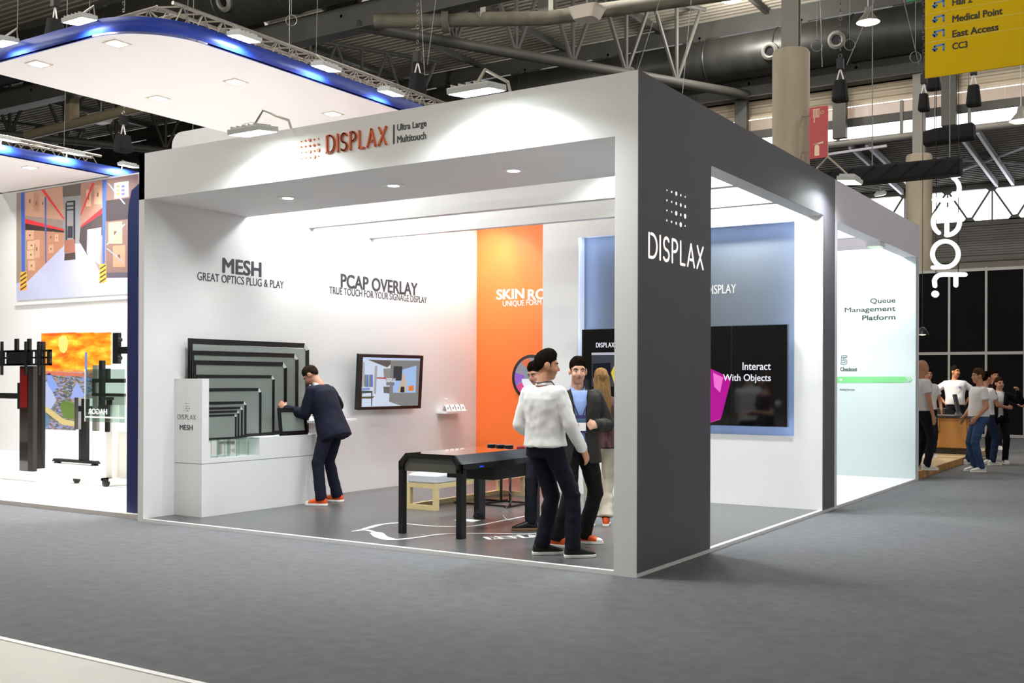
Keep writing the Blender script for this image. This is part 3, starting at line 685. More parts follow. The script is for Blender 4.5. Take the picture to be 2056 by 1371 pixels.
fr = [(.5135, 2.449, 2.009), (.5135, 2.221, 1.872), (.515, 1.986, 1.762), (.515, 1.742, 1.601), (.515, 1.494, 1.449), (.515, 1.222, 1.295), (.515, 1.133, 1.235), (.515, 1.047, 1.195), (.515, .974, 1.155)]
for i, (y0, y1, z1) in enumerate(fr):
    frame_panel(-5.82+.035*i, y0, y1, .877 if i < 5 else .874, z1, (.062, .052, .05, .036, .036, .03, .026, .024, .022)[i], 'black framed '+ords[i])
small = frame_panel(-5.5, 1.62, 2.1, .877, 1.205, .05, 'small black framed touch panel held upright by the navy suited man', .12)
# ---------------------------------------------------------------- table
tb = thing('touch_table', 'long black touch table with chamfered ends and glossy top', 'table', (-2.56, 1.4, PL))
TX0, TX1, TY0, TY1, TZ = -2.945, -2.185, .72, 2.56, .83
SLATE = mat('slate_metal', '2b2c30', .32, .3)
prof = [(TX0, .66), (TX0, .745), (TX0+.085, TZ), (TX1-.085, TZ), (TX1, .745), (TX1, .66), (TX1-.06, .66), (TX1-.06, .72), (TX1-.112, TZ-.04), (TX0+.112, TZ-.04), (TX0+.06, .72), (TX0+.06, .66)]
MB().prism(prof, (0, TY0, 0), FX, FZ, 0, .03).build('end_arch', BLACKM, tb)
MB().prism(prof, (0, TY1, 0), FX, FZ, 0, .03).build('end_arch', BLACKM, tb)
for sx, x in ((1, TX1), (-1, TX0)):
    MB().flat([(x, TY0-.03, .745), (x-sx*.085, TY0-.03, TZ), (x-sx*.085, TY1-.03, TZ), (x, TY1-.03, .745)], (sx, 0, 1), -.02).build('chamfer_rail', SLATE, tb)
    MB().box(x-sx*.03, x, TY0-.03, TY1-.03, .69, .745).build('side_rail', BLACKM, tb)
MB().box(TX0+.085, TX1-.085, TY0-.03, TY1-.03, TZ-.02, TZ).build('glass_top', mat('table_glass', '08080a', .03, spec=.9, coat=1), tb)
MB().box(TX0+.05, TX1-.05, TY0-.01, TY0+.01, .655, .79).build('end_panel', mat('taupe_panel', '4a4840', .6), tb)
MB().box(TX0+.12, TX1-.06, TY0+.62, TY1-.1, .545, .8).build('screen_case', mat('case_black', '16170f', .6), tb)
for x, y, w_, d_ in ((TX0, TY0-.03, .06, .06), (TX1-.06, TY0-.03, .06, .09), (TX0, 2.0, .06, .14), (TX1-.06, 2.0, .06, .14)):
    MB().box(x, x+w_, y, y+d_, PL, .7).build('leg', BLACKM, tb, bev=.004)
MB().box(TX1-.0005, TX1+.001, 1.0, 1.07, .70, .715).build('port_light', glow('blue_led', '2050e0', 1), tb)
for i, lb in enumerate(('first from the table end', 'second of three', 'third of three')):
    p = at((987, 1005, 1022)[i], (895.5, 896.5, 897.5)[i], 'z', TZ)
    o = MB().lathe([(.046, 0), (.048, .004), (.048, .019), (.044, .022)], p, 24).build('object_puck', BLACK, None, True); tag(o, 'black round puck on the touch table, '+lb, 'puck', 'pucks on the table')
    MB().lathe([(.042, .022), (.038, .024)], p, 20).build('cap', mat('puck_grey', '44444a', .4), o)
p = at(1046, 899.5, 'z', TZ)
o = MB().lathe([(.048, 0), (.05, .004), (.047, .016)], p, 24).build('object_puck', mat('puck_red', 'a0203c', .35), None, True); tag(o, 'red and black puck on the touch table beside the men', 'puck', 'pucks on the table')
MB().lathe([(.04, .016), (.036, .019)], p, 20).build('cap', BLACK, o)
# bench
bn = thing('bench', 'pale wooden bench with a light grey cushion behind the table', 'bench', (-3.92, 3.2, PL))
WOOD = mat('pale_wood', 'd2bd8c', .5, var=(5, .1, (1, .15, 1)))
BX0, BX1, BY0, BY1 = -4.14, -3.70, 2.33, 4.3
MB().loft([((-3.92, (BY0+BY1)/2, .345), (.215, 0, 0), (0, (BY1-BY0)/2-.005, 0)), ((-3.92, (BY0+BY1)/2, .36), (.225, 0, 0), (0, (BY1-BY0)/2+.005, 0)), ((-3.92, (BY0+BY1)/2, .43), (.223, 0, 0), (0, (BY1-BY0)/2, 0)), ((-3.92, (BY0+BY1)/2, .455), (.2, 0, 0), (0, (BY1-BY0)/2-.03, 0))], 48, 14).build('cushion', mat('grey_fabric', 'b9bbc0', .9, bump=(300, .3)), bn)
s = .055
for y in (BY0, BY1-s):
    for x in (BX0, BX1-s): MB().box(x, x+s, y, y+s, PL+s, .345-s).build('leg', WOOD, bn)
    MB().box(BX0, BX1, y, y+s, PL, PL+s).build('foot_rail', WOOD, bn); MB().box(BX0, BX1, y, y+s, .345-s, .345).build('top_rail', WOOD, bn)
for x in (BX0, BX1-s):
    MB().box(x, x+s, BY0+s, BY1-s, .345-s, .345).build('side_rail', WOOD, bn)
MB().box(BX0, BX0+s, BY0+s, BY1-s, PL, PL+s).build('floor_rail', WOOD, bn)
# bag on the bench
bg_ = thing('shoulder_bag', 'black folded bag lying on the grey bench cushion', 'bag', (-3.9, 3.2, .46))
MB().loft([((-3.93, 3.2, .455), (.1, 0, 0), (0, .3, 0)), ((-3.93, 3.2, .5), (.16, 0, 0), (0, .4, 0)), ((-3.93, 3.22, .56), (.14, 0, 0), (0, .36, 0)), ((-3.93, 3.22, .575), (.08, 0, 0), (0, .25, 0))], 20, 3).build('body', FABRIC_BK, bg_, True)
MB().path([(-3.8, 2.88, .5), (-3.76, 2.8, .56), (-3.8, 2.95, .6), (-3.85, 3.3, .595), (-3.8, 3.58, .53)], .014, 6).build('strap', BLACK, bg_, True)
# dark stool frame behind the table
st = thing('stool', 'dark thin metal stool frame behind the touch table', 'stool', (-3.55, 3.4, PL))
DKM = mat('dark_brown_metal', '1d1512', .45, .3)
for x in (-3.62, -3.2):
    for y in (3.1, 3.55): MB().box(x, x+.022, y, y+.022, PL, .62).build('leg', DKM, st)
    MB().box(x, x+.022, 3.0, 3.7, PL, PL+.022).build('foot_bar', DKM, st)
for y in (3.1, 3.55): MB().box(-4.0, -3.18, y, y+.022, PL+.001, PL+.02).build('cross_bar', DKM, st)
MB().box(-3.64, -3.18, 3.08, 3.59, .62, .66).build('seat', BLACK, st, bev=.01)
# cables
def cable(pts, r, m, label):
    return tag(MB().path([V(p) for p in pts], r, 6).build('power_cable', m, None, True), label, 'cable')
def sm(pts, n=6):                            # Catmull-Rom
    out = []; P = [V(p) for p in pts]
    for i in range(len(P)-1):
        a, b, c, d = P[max(i-1, 0)], P[i], P[i+1], P[min(i+2, len(P)-1)]
        for k_ in range(n):
            t_ = k_/n; out.append(.5*((2*b)+(c-a)*t_+(2*a-5*b+4*c-d)*t_*t_+(3*b-a-3*c+d)*t_**3))
    return out+[P[-1]]
cable(sm([at(1024, 960, 'y', 2.1), at(1022, 985, 'y', 2.1), at(1030, 1000, 'y', 2.1), at(1014, 1022, 'y', 2.1), (at(1010, 1034, 'z', PL+.006)), at(1020, 1044, 'z', PL+.006), at(1032, 1044, 'z', PL+.006)]), .004, WINK, 'thin white cable hanging from the table to the floor')
cable(sm([at(1016, 1024, 'y', 2.1), at(1030, 1030, 'y', 2.1), at(1028, 1036, 'y', 2.1), at(1014, 1028, 'y', 2.1)]), .003, WINK, 'loop of thin white wire hanging beside the table')
cable(sm([at(950, 1038, 'z', PL+.008), at(955, 1029, 'y', 2.0), at(965, 1030, 'y', 2.0), at(970, 1039, 'z', PL+.008)]), .005, BLACK, 'black cable curled at the foot of the table leg')
# floor graphic
t = thing('floor_graphic', 'white curving line graphic with logo on the stand floor', 'floor graphic', (-2.5, 1, PL))
def ribbon(px, w):
    c = sm([at(x, y, 'z', PL) for x, y in px], 5); mb = MB(); vs = []; n = len(c)
    for i, p in enumerate(c):
        d = (c[min(i+1, n-1)]-c[max(i-1, 0)]).normalized(); q = V((-d.y, d.x, 0))*(w[min(int(i/5), len(w)-1)]/2); vs += [(p+q)+V((0, 0, .0015)), (p-q)+V((0, 0, .0015))]
    mb.add(vs, [(2*i, 2*i+1, 2*i+3, 2*i+2) for i in range(n-1)]); return mb.build('stripe', WINK, t)
ribbon([(706, 1067), (735, 1061), (765, 1053), (800, 1050), (840, 1054), (890, 1057), (950, 1056), (1010, 1045), (1060, 1036), (1130, 1030), (1180, 1032)], [.03, .07, .05, .045, .045, .04])
ribbon([(712, 1066), (735, 1064), (755, 1070), (766, 1078), (790, 1083), (830, 1080), (880, 1073), (930, 1071), (1000, 1071), (1060, 1072), (1110, 1066)], [.04, .05, .13, .12, .06, .04])
p, q, r_ = at(983, 1083, 'z', PL), at(1105, 1077, 'z', PL), at(979, 1078, 'z', PL)
u = (q-p).normalized(); logo(t, p+V((0, 0, .0005)), u, FZ.cross(u), (q-p).length, .16, WINK, .001, .045)
tag(MB().box(-3.05, -2.8, 1.78, 1.93, PL, PL+.004).build('floor_socket', WINK), 'white floor socket plate by the table leg', 'socket')
# ================================================================ second stand beside the charcoal one
LILAC = mat('pale_lilac_paint', 'ece6f1', .6)
struct(MB().box(-3.4, -.05, 5.41, 9.83, .002, PL-.001).build('floor_second', mat('white_floor', 'e4e4e4', .4)), 'white floor of the second stand')
struct(MB().box(-.05, .004, 5.41, 10.03, 0, PL).build('trim_6', LILAC))
struct(MB().box(-.195, .004, 5.41, 10.03, 3.5, 4.0).build('wall_second_header', LILAC), 'pale header of the second stand')
struct(MB().box(-.19, .004, 5.41, 5.51, PL, 3.5).build('wall_second_post', LILAC))
struct(MB().box(-.19, .004, 9.93, 10.03, PL, 3.5).build('wall_second_end', LILAC))
PALE = mat('pale_blue_white', 'd4e0e2', .6)
struct(MB().box(-3.5, -.001, 9.83, 9.93, PL, 4.0).build('wall_second_back', PALE), 'pale back wall with the queue platform graphics')
struct(MB().box(-3.5, -3.4, 5.41, 9.83, PL, 4.0).build('wall_second_side', PALE))
for y in (7.1, 8.4): struct(MB().box(-3.4, -.195, y, y+.1, 3.5, 4.0).build('ceiling_beam_second', LILAC))
GINK = mat('green_grey_ink', '39443f', .6)
def qt(s, x0, y0, x1, y1, m, label, bold):
    a, b = at(x0, y1, 'y', 9.83), at(x1, y0, 'y', 9.83)
    return tag(letters('wall_lettering', s, (a.x, 9.829, a.z), FX, FZ, b.x-a.x, b.z-a.z, m, None, bold, .003), label, 'lettering')
qt('Queue', 1747, 597, 1798, 611, GINK, 'dark word Queue at the top of the three line heading', .02)
qt('Management', 1696, 614, 1798, 630, GINK, 'dark word Management in the three line heading', .02)
qt('Platform', 1731, 631, 1798, 643, GINK, 'dark word Platform below the word Management', .02)
qt('Checkout', 1687, 737, 1721, 745, GINK, 'small dark word Checkout over the green arrow', .03)
qt('Rating Surveys', 1687, 780, 1716, 785, GINK, 'tiny grey words Rating Surveys under the green arrow', 0)
a, b = at(1688, 732, 'y', 9.83), at(1701, 714, 'y', 9.83)
o = thing('numeral', 'thin outlined numeral five above the word Checkout', 'numeral', (a.x, 9.82, a.z))
w5, h5 = b.x-a.x, b.z-a.z; mb = MB()
out = [(.15, 1), (.95, 1), (.95, .8), (.38, .8), (.35, .62), (.6, .64), (.92, .5), (1, .3), (.9, .1), (.55, 0), (.1, .06), (0, .1), (.1, .28), (.5, .2), (.7, .3), (.68, .42), (.5, .47), (.08, .42), (.15, 1)]
stroke(mb, [(x*w5, y*h5) for x, y in out], (a.x, 9.829, a.z), FX, FZ, .008, .002); mb.build('outline', GINK, o)
GRN = mat('arrow_green', '7fd489', .5)
t = thing('arrow_band', 'long green arrow band on the pale wall', 'arrow', at(1760, 768, 'y', 9.83))
P_ = [at(x, y, 'y', 9.829) for x, y in ((1600, 756), (1816, 756), (1821, 762), (1816, 768), (1600, 769))]
MB().flat(P_, (0, -1, 0), .002).build('band', GRN, t)
for i in range(3):
    x = 1817+4*i; MB().flat([at(*q, 'y', 9.829) for q in ((x, 756), (x+1.6, 756), (x+6.6, 762), (x+1.6, 768), (x, 768), (x+5, 762))], (0, -1, 0), .002).build('chevron', GRN, t)
MB().lathe([(.02, 0), (.02, .004)], at(1688.5, 762, 'y', 9.829), 14, (0, -1, 0)).build('dot', WINK, t)
tag(letters('wall_lettering', 'm', at(1684, 584, 'y', 9.829), FX, FZ, .3, .26, mat('faint_white', 'e4edee', .5), None, .015, .003), 'faint white letter on the pale wall above the heading', 'lettering')
for x, y in ((-1.4, 6.2), (-.9, 9.0)):
    flood((x, y, 3.98), (x, y+.15, 3.0), 62, 'white flood lamp inside the second stand, '+('near the post' if y < 7 else 'near the back wall'), group='second stand floods', arm=[(x, y+.1, 4.08), (x, y+(.95 if y < 7 else .88), 3.99)])
p = at(1706, 366, 'x', .35)
flood(p, (p.x-.1, p.y, p.z-1), 22, 'arm lamp shining above the pale header of the second stand', arm=[(.1, p.y, 4.15), (-.05, p.y, 4.0)])
t = thing('exit_light', 'small white box light under the pale header', 'lamp', at(1757, 488, 'x', -.1))
p = at(1757, 487, 'z', 3.5); MB().box(p.x-.1, p.x+.1, p.y-.13, p.y+.13, 3.44, 3.5).build('case', WHITE2, t); MB().box(p.x-.08, p.x+.08, p.y-.1, p.y+.1, 3.43, 3.44).build('lens', glow('px_e8ffe8_1.00', 'e8ffe8', 1), t)

# ================================================================ neighbouring stand with blue edged canopies
WFL = mat('white_gloss_floor', 'ededec', .35)
struct(MB().box(-24, -6.02, .15, 5.6, .002, .045).build('floor_neighbour', WFL), 'white floor of the neighbouring stand')
struct(MB().box(-24, -6.02, .1, .15, 0, .05).build('trim_7', PLINTH))
NW = struct(MB().box(-24, -8.5, 5.6, 5.7, .045, 5.45).build('wall_neighbour', WHITE2), 'white back wall of the neighbouring stand')
BLUE = mat('royal_blue', '1638a0', .5)
NAVY = mat('navy_blue', '14245f', .5)
a, b = at(254, 1028, 'y', .2), at(276.5, 1028, 'y', .2)
x0, x1 = a.x, -6.03; zt = at(276, 345, 'y', .2).z
t = struct(MB().prism([(x0, .046), (x1, .046), (x1, zt), (x1-.04, zt-.03), (x0+.06, zt-.2), (x0+.015, zt-.36), (x0, zt-.5)], (0, .3, 0), FX, FZ, 0, .1).build('wall_blue_post', NAVY), 'navy blue post with a rounded top')
# canopies
def canopy(x0, x1, y0, y1, z, label, dls, h=.19, R=.9):
    t = thing('canopy', label, 'canopy', ((x0+x1)/2, (y0+y1)/2, z))
    out = [(x0, y1), (x0, y0), (x1-R, y0)]+arc(x1-R, y0+R, R, R, -88, -2, 12)+[(x1, y0+R), (x1, y1)]
    MB().prism(out, (0, 0, 0), FX, FY, z, z+.02).build('ceiling_sheet', mat('stretch_white', 'f4efec', .7), t)
    mb = MB(); vs = []
    for x, y in out[1:]: vs += [(x, y, z-.001), (x, y, z+h)]
    n = len(out)-1; mb.add(vs, [(2*i, 2*i+2, 2*i+3, 2*i+1) for i in range(n-1)])
    o = mb.build('blue_band', BLUE, t, True); s_ = o.modifiers.new('solid', 'SOLIDIFY'); s_.thickness = .02; s_.offset = -1
    for x, y in dls:
        d = MB().box(x-.12, x+.12, y-.12, y+.12, z-.008, z+.001).build('downlight', mat('trim_beige', 'cdbfae', .5), t)
        MB().box(x-.085, x+.085, y-.085, y+.085, z-.014, z-.008).build('lens', glow('warm_dl', 'fff0dc', 10), d)
        area('downlight_beam', (x, y, z-.02), (x, y, 0), 42, .16, .16, (1, .97, .93), t, 150)
    return t
cz = 5.47
cx0 = at(240, 211, 'z', cz).x; cy0 = at(112, 94, 'z', cz).y; cx1 = at(600, 152, 'z', cz).x
d1 = [at(px, py, 'z', cz).xy for px, py in ((78, 128), (235, 87), (318, 197), (473, 164), (510, 250), (668, 228))]
canopy(cx0, cx1, cy0, 6.2, cz, 'large white canopy with blue edge hanging over the neighbouring stand', d1)
c2 = at(100, 330, 'z', cz).x
d2 = [at(60, 336, 'z', cz).xy, (at(60, 336, 'z', cz).x-2, at(60, 336, 'z', cz).y), (at(60, 336, 'z', cz).x, at(60, 336, 'z', cz).y-2.4)]
canopy(c2-3.6, c2, .3, 6.3, cz, 'smaller white canopy with blue edge behind the large one', d2)
# box trusses
def truss(A, B, s, label, n=14):
    A = V(A); B = V(B); t = thing('box_truss', label, 'truss', A); d = (B-A).normalized(); a = d.cross(FZ).normalized()*s; up = V((0, 0, s))
    cs = [V((0, 0, 0)), a, up, a+up]
    for c in cs: MB().tube(A+c, B+c, .025, n=8).build('chord', ALU, t, True)
    for i in range(n):
        for f0, f1 in ((0, 2), (1, 3), (2, 3), (0, 1)):
            p, q, r = A.lerp(B, i/n), A.lerp(B, (i+.5)/n), A.lerp(B, (i+1)/n)
            MB().path([p+cs[f0], q+cs[f1], r+cs[f0]], .011, 5).build('web', ALU, t, True)
    return t
ta = at(348, 5, 'z', 5.98); tb_ = at(860, 205, 'z', 5.98)
truss((ta.x-.3, ta.y, 5.69), (ta.x-.3, 6.4, 5.69), .29, 'aluminium box truss along the side of the large canopy', 18)
truss((cx0, ta.y+.3, 5.69), (ta.x-.3, ta.y+.3, 5.69), .29, 'aluminium box truss across the near end of the large canopy', 8)
tc = at(100, 292, 'z', 5.98)
truss((tc.x-.3, .4, 5.69), (tc.x-.3, 5.9, 5.69), .29, 'aluminium box truss along the small canopy', 12)
for px, py, ax, lb in ((5, 88, 'y', 'square arm lamp at the picture edge of the large canopy'), (160, 43, 'y', 'square arm lamp on the near end of the large canopy'), (490, 78, 'x', 'square arm lamp on the canopy side, first from the rounded corner'), (655, 138, 'x', 'square arm lamp on the canopy side, second from the rounded corner'), (785, 188, 'x', 'square arm lamp on the canopy side, third from the rounded corner')):
    if ax == 'y':
        p = at(px, py, 'y', cy0-.2); flood(p, (p.x, p.y+.12, p.z-1), 70, lb, group='canopy arm lamps', wd=.36, arm=[(p.x, cy0-.02, cz+.34), (p.x, cy0+.005, cz+.17)], col=(.95, .97, 1))
    else:
        p = at(px, py, 'x', cx1+.2); flood(p, (p.x-.12, p.y, p.z-1), 70, lb, group='canopy arm lamps', wd=.36, arm=[(cx1+.02, p.y, cz+.34), (cx1-.005, p.y, cz+.17)], col=(.95, .97, 1))
for px, py, lb in ((15, 282, 'square arm lamp on the small canopy nearest the picture edge'), (147, 309, 'square arm lamp midway along the small canopy'), (258, 334, 'square arm lamp on the small canopy beside the blue post')):
    p = at(px, py, 'x', c2+.2); flood(p, (p.x-.12, p.y, p.z-1), 70, lb, group='small canopy arm lamps', wd=.36, arm=[(c2+.02, p.y, cz+.34), (c2-.005, p.y, cz+.17)], col=(.95, .97, 1))
# cables carrying the canopies
def wire(a, b, label, r=.005, m=CABLE):
    return tag(MB().tube(a, b, r, n=5).build('suspension_wire', m), label, 'wire')
for (x, y), lb in (((cx0+.4, cy0+.3), 'steel wire over the far corner of the large canopy'), ((cx0+2.0, cy0+.2), 'steel wire over the near edge of the large canopy'), ((cx1-.6, cy0+.2), 'steel wire at the rounded corner of the large canopy'), ((cx1-.35, 1.0), 'steel wire holding the canopy truss near its corner'), ((cx1-.35, 3.2), 'steel wire holding the canopy truss at midspan'), ((c2-.3, 3.0), 'steel wire holding the small canopy truss'), ((c2-.3, 4.8), 'steel wire holding the small canopy truss end')):
    wire((x, y, cz+.3), (x+.2, y+.1, 17.6), lb)
# white rounded banner behind the header
a, b = at(345, 300, 'y', 9.0), at(520, 246, 'y', 9.0)
bn_ = tag(MB().prism([(a.x, 4.2), (b.x+1.2, 4.2), (b.x+1.2, at(345, 268, 'y', 9).z)]+arc(a.x+.3, at(345, 268, 'y', 9).z-.3, .3, .3, 90, 180, 6), (0, 9.2, 0), FX, FZ, 0, .2).build('hanging_banner', WHITE2), 'white rounded banner showing just above the header end', 'banner')
MB().tube((a.x+.6, 9.1, 4.3), (a.x+.6, 9.1, 17.65), .006, n=5).build('wire', CABLE, bn_); MB().tube((b.x+.8, 9.1, 4.3), (b.x+.8, 9.1, 17.65), .006, n=5).build('wire', CABLE, bn_)
# warehouse picture
YW = 5.6
wp = thing('wall_picture', 'large framed picture of a warehouse aisle on the white wall', 'picture', at(145, 600, 'y', YW))
def wpoly(pts, c, k=1.0, s=.8):
    P = [at(x/4.283, 340+y/4.284, 'y', YW)+V((0, -.02-.0015*k, 0)) for x, y in pts]
    MB().flat(P, (0, -1, 0), .001).build('image_patch', mat('print_'+c, c, .5, emit=.25, ec=c), wp)
P4 = [at(x/4.283, 340+y/4.284, 'y', YW) for x, y in ((150, 205), (1200, 40), (1200, 1065), (150, 1128))]
MB().flat(P4, (0, -1, 0), .02).build('light_box', WHITE2, wp)
MB().flat([at(x/4.283, 340+y/4.284, 'y', YW) for x, y in ((133, 1165), (1200, 1098), (1200, 1108), (133, 1172))], (0, -1, 0), .05).build('ledge', WHITE2, wp)
wpoly([(150, 205), (1200, 40), (1200, 1065), (150, 1128)], '8f8078', .2)
wpoly([(150, 1128), (1200, 1065), (1200, 930), (860, 870), (740, 640), (560, 640), (250, 960), (150, 980)], 'aeb0cc', .6)
wpoly([(545, 150), (705, 120), (705, 640), (550, 640)], '8d8f92', .7)
wpoly([(545, 150), (705, 120), (700, 225), (550, 240)], '5f5650', .8)
wpoly([(215, 205), (545, 150), (560, 440), (225, 400)], 'b98f78', .9)
wpoly([(240, 520), (560, 540), (555, 660), (250, 960)], 'b07f66', .9)
wpoly([(225, 445), (560, 520), (560, 545), (225, 520)], '3a2e2e', 1.1)
wpoly([(705, 130), (900, 90), (890, 330), (700, 480)], 'a87e6c', .9)
wpoly([(700, 500), (890, 380), (890, 560), (760, 740), (690, 620)], '4a4040', .9)
wpoly([(760, 520), (880, 500), (870, 820), (790, 770), (755, 720)], 'c9c2d4', 1.2)
wpoly([(920, 85), (1200, 40), (1200, 930), (920, 890)], '7d625a', .9)
wpoly([(920, 270), (1200, 240), (1200, 420), (920, 450)], '40373a', 1.1)
wpoly([(920, 890), (1200, 885), (1200, 930), (920, 935)], '55505c', 1.1)
for x, y, w_, h_ in ((235, 200, 60, 150), (300, 215, 40, 150), (355, 240, 40, 110), (230, 530, 70, 75), (245, 620, 70, 70), (240, 700, 70, 70), (300, 610, 50, 150), (420, 540, 50, 90), (425, 650, 45, 70), (480, 560, 30, 60), (250, 790, 60, 80), (940, 460, 120, 180), (980, 660, 105, 180), (820, 140, 60, 160), (750, 180, 40, 140)):
    wpoly([(x, y), (x+w_, y-w_*.1), (x+w_, y+h_), (x, y+h_)], random.choice(['c49a80', 'b5846a', 'a8765e', 'cfa488']), 1.4)
    wpoly([(x+w_*.4, y+h_*.4), (x+w_*.6, y+h_*.4), (x+w_*.6, y+h_*.6), (x+w_*.4, y+h_*.6)], '6b4a3c', 1.8)
wpoly([(225, 425), (560, 515), (560, 530), (225, 465)], 'd0343c', 1.6); wpoly([(360, 175), (390, 175), (560, 420), (560, 440)], 'd0343c', 1.6)
wpoly([(890, 330), (890, 380), (700, 505), (700, 490)], 'd0343c', 1.6); wpoly([(800, 120), (820, 118), (705, 400), (700, 390)], 'd0343c', 1.6)
wpoly([(190, 200), (220, 198), (222, 880), (195, 880)], '3f5cb0', 2); wpoly([(890, 92), (925, 88), (910, 820), (890, 820)], '4560a8', 2)
wpoly([(392, 240), (408, 236), (408, 800), (398, 810)], '4a5f9a', 2)
for x0, y0 in ((185, 875), (868, 810)):
    wpoly([(x0, y0+10), (x0+55, y0), (x0+55, y0+160), (x0-8, y0+170)], 'f0a63c', 2.2)
    for i in range(4): wpoly([(x0, y0+40+i*38), (x0+52, y0+5+i*38), (x0+52, y0+20+i*38), (x0, y0+56+i*38)], '4a4238', 2.6)
wpoly([(572, 290), (585, 288), (585, 640), (572, 640)], '2b2c33', 1.6); wpoly([(640, 270), (655, 268), (655, 640), (640, 640)], '2b2c33', 1.6)
for y in (275, 312, 345): wpoly([(580, y), (650, y-5), (650, y+8), (580, y+13)], '2b2c33', 1.7)
wpoly([(590, 490), (635, 488), (635, 590), (588, 592)], '33343e', 2); wpoly([(602, 455), (616, 454), (618, 488), (600, 490)], 'a88878', 2.1)
wpoly([(562, 612), (652, 600), (655, 715), (562, 722)], '9a6654', 2); wpoly([(565, 725), (655, 715), (658, 775), (562, 785)], '4a3c38', 1.9)
wpoly([(992, 120), (1115, 102), (1115, 235), (992, 255)], 'c6cfe4', 2)
for i in range(3):
    for j, cc in enumerate(('d08a50', '6a6a98')): wpoly([(1010+j*42, 140+i*33), (1040+j*42, 136+i*33), (1040+j*42, 156+i*33), (1010+j*42, 160+i*33)], cc, 2.3)
for a_, b_ in (((930, 120), (1090, 300)), ((920, 650), (1090, 470)), ((920, 680), (1080, 800))): wpoly([a_, (a_[0]+16, a_[1]), b_, (b_[0]-16, b_[1])], '8d929e', 2.2)
# ---- screens on stands
def photo_mat():
    m = bpy.data.materials.new('sunset_print'); m.use_nodes = True; nt = m.node_tree; b = nt.nodes['Principled BSDF']
    tc = nt.nodes.new('ShaderNodeTexCoord'); sp = nt.nodes.new('ShaderNodeSeparateXYZ'); nt.links.new(tc.outputs['Object'], sp.inputs[0])
    n = nt.nodes.new('ShaderNodeTexNoise'); n.inputs['Scale'].default_value = 3; n.inputs['Detail'].default_value = 6
    mp = nt.nodes.new('ShaderNodeMapping'); mp.inputs['Scale'].default_value = (.7, 1, 2.2); nt.links.new(tc.outputs['Object'], mp.inputs[0]); nt.links.new(mp.outputs[0], n.inputs[0])
    sky = nt.nodes.new('ShaderNodeValToRGB'); e = sky.color_ramp.elements
    e[0].position = .35; e[0].color = lin('d9541a'); e[1].position = .68; e[1].color = lin('ffd44a'); q = e.new(.5); q.color = lin('f5921e')
    nt.links.new(n.outputs[0], sky.inputs[0])
    n2 = nt.nodes.new('ShaderNodeTexVoronoi'); n2.inputs['Scale'].default_value = 22; nt.links.new(mp.outputs[0], n2.inputs[0])
    city = nt.nodes.new('ShaderNodeValToRGB'); e = city.color_ramp.elements
    e[0].position = 0; e[0].color = lin('3a4460'); e[1].position = 1; e[1].color = lin('8a8fb4')
    for ps, c in ((.25, '5c6a44'), (.45, '6b5a52'), (.6, '6f86c4'), (.8, '9a7a5c')): q = e.new(ps); q.color = lin(c)
    sx = nt.nodes.new('ShaderNodeSeparateColor'); nt.links.new(n2.outputs['Color'], sx.inputs[0]); nt.links.new(sx.outputs[0], city.inputs[0])
    mr = nt.nodes.new('ShaderNodeMapRange'); mr.inputs[1].default_value = 1.62; mr.inputs[2].default_value = 1.72; nt.links.new(sp.outputs[2], mr.inputs[0])
    mx = nt.nodes.new('ShaderNodeMix'); mx.data_type = 'RGBA'; nt.links.new(mr.outputs[0], mx.inputs[0]); nt.links.new(city.outputs[0], mx.inputs[6]); nt.links.new(sky.outputs[0], mx.inputs[7])
    nt.links.new(mx.outputs[2], b.inputs['Base Color']); nt.links.new(mx.outputs[2], b.inputs['Emission Color']); b.inputs['Emission Strength'].default_value = .4; b.inputs['Roughness'].default_value = .3
    return m
SUN = photo_mat()
def sq(px0, py0, px1, py1, Y):
    a, b = at(px0, py1, 'y', Y), at(px1, py0, 'y', Y); return a.x, b.x, a.z, b.z
YS = 4.0
t = thing('picture_screen', 'stepped screen showing an orange sunset over a city', 'screen', at(118, 932, 'y', YS))
for i, (p0, p1, pb) in enumerate(((82, 150, 861), (150.3, 186, 799), (186.3, 221, 733))):
    x0, x1, z0, z1 = sq(p0, 667, p1, pb, YS); MB().box(x0, x1, YS, YS+.03, z0, z1).build('panel', SUN, t)
x0, x1, z0, z1 = sq(82, 667, 221, 860, YS); zz = lambda y_: at(150, y_, 'y', YS).z
def sp_(pts, c, s=.8, k=1): MB().flat([at(x/3.427, 640+y/3.427, 'y', YS)+V((0, -.001*k, 0)) for x, y in pts], (0, -1, 0), .001).build('image_patch', mat('sunset_'+c, c, .4, emit=.12, ec=c), t)
sp_([(285, 360), (420, 365), (635, 385), (635, 400), (285, 385)], 'c8705c')
sp_([(285, 440), (325, 430), (390, 560), (350, 620), (285, 600)], 'aab4d8'); sp_([(320, 380), (345, 370), (400, 470), (360, 500), (330, 450)], '7f9be0')
sp_([(285, 605), (330, 608), (400, 660), (440, 690), (515, 705), (515, 740), (430, 730), (380, 690), (320, 645), (285, 640)], 'c8b87c', k=2)
sp_([(430, 560), (510, 580), (515, 690), (440, 680), (415, 610)], '5f7a34'); sp_([(285, 640), (320, 650), (345, 690), (330, 740), (285, 750)], '5a7c98', k=1.5)
sp_([(585, 230), (600, 230), (603, 520), (583, 520)], '6f86c8', k=1.4); sp_([(510, 470), (535, 440), (580, 520), (575, 540), (485, 550)], '8fa2e0', k=1.4)
sp_([(405, 130), (430, 112), (455, 118), (470, 160), (462, 215), (440, 238), (415, 225), (402, 180)], 'ffdc78')
MB().box(*sq(160, 797, 176, 922, YS+.1)[:2], YS+.08, YS+.14, .1, zz(800)).build('pillar', BLACKM, t)
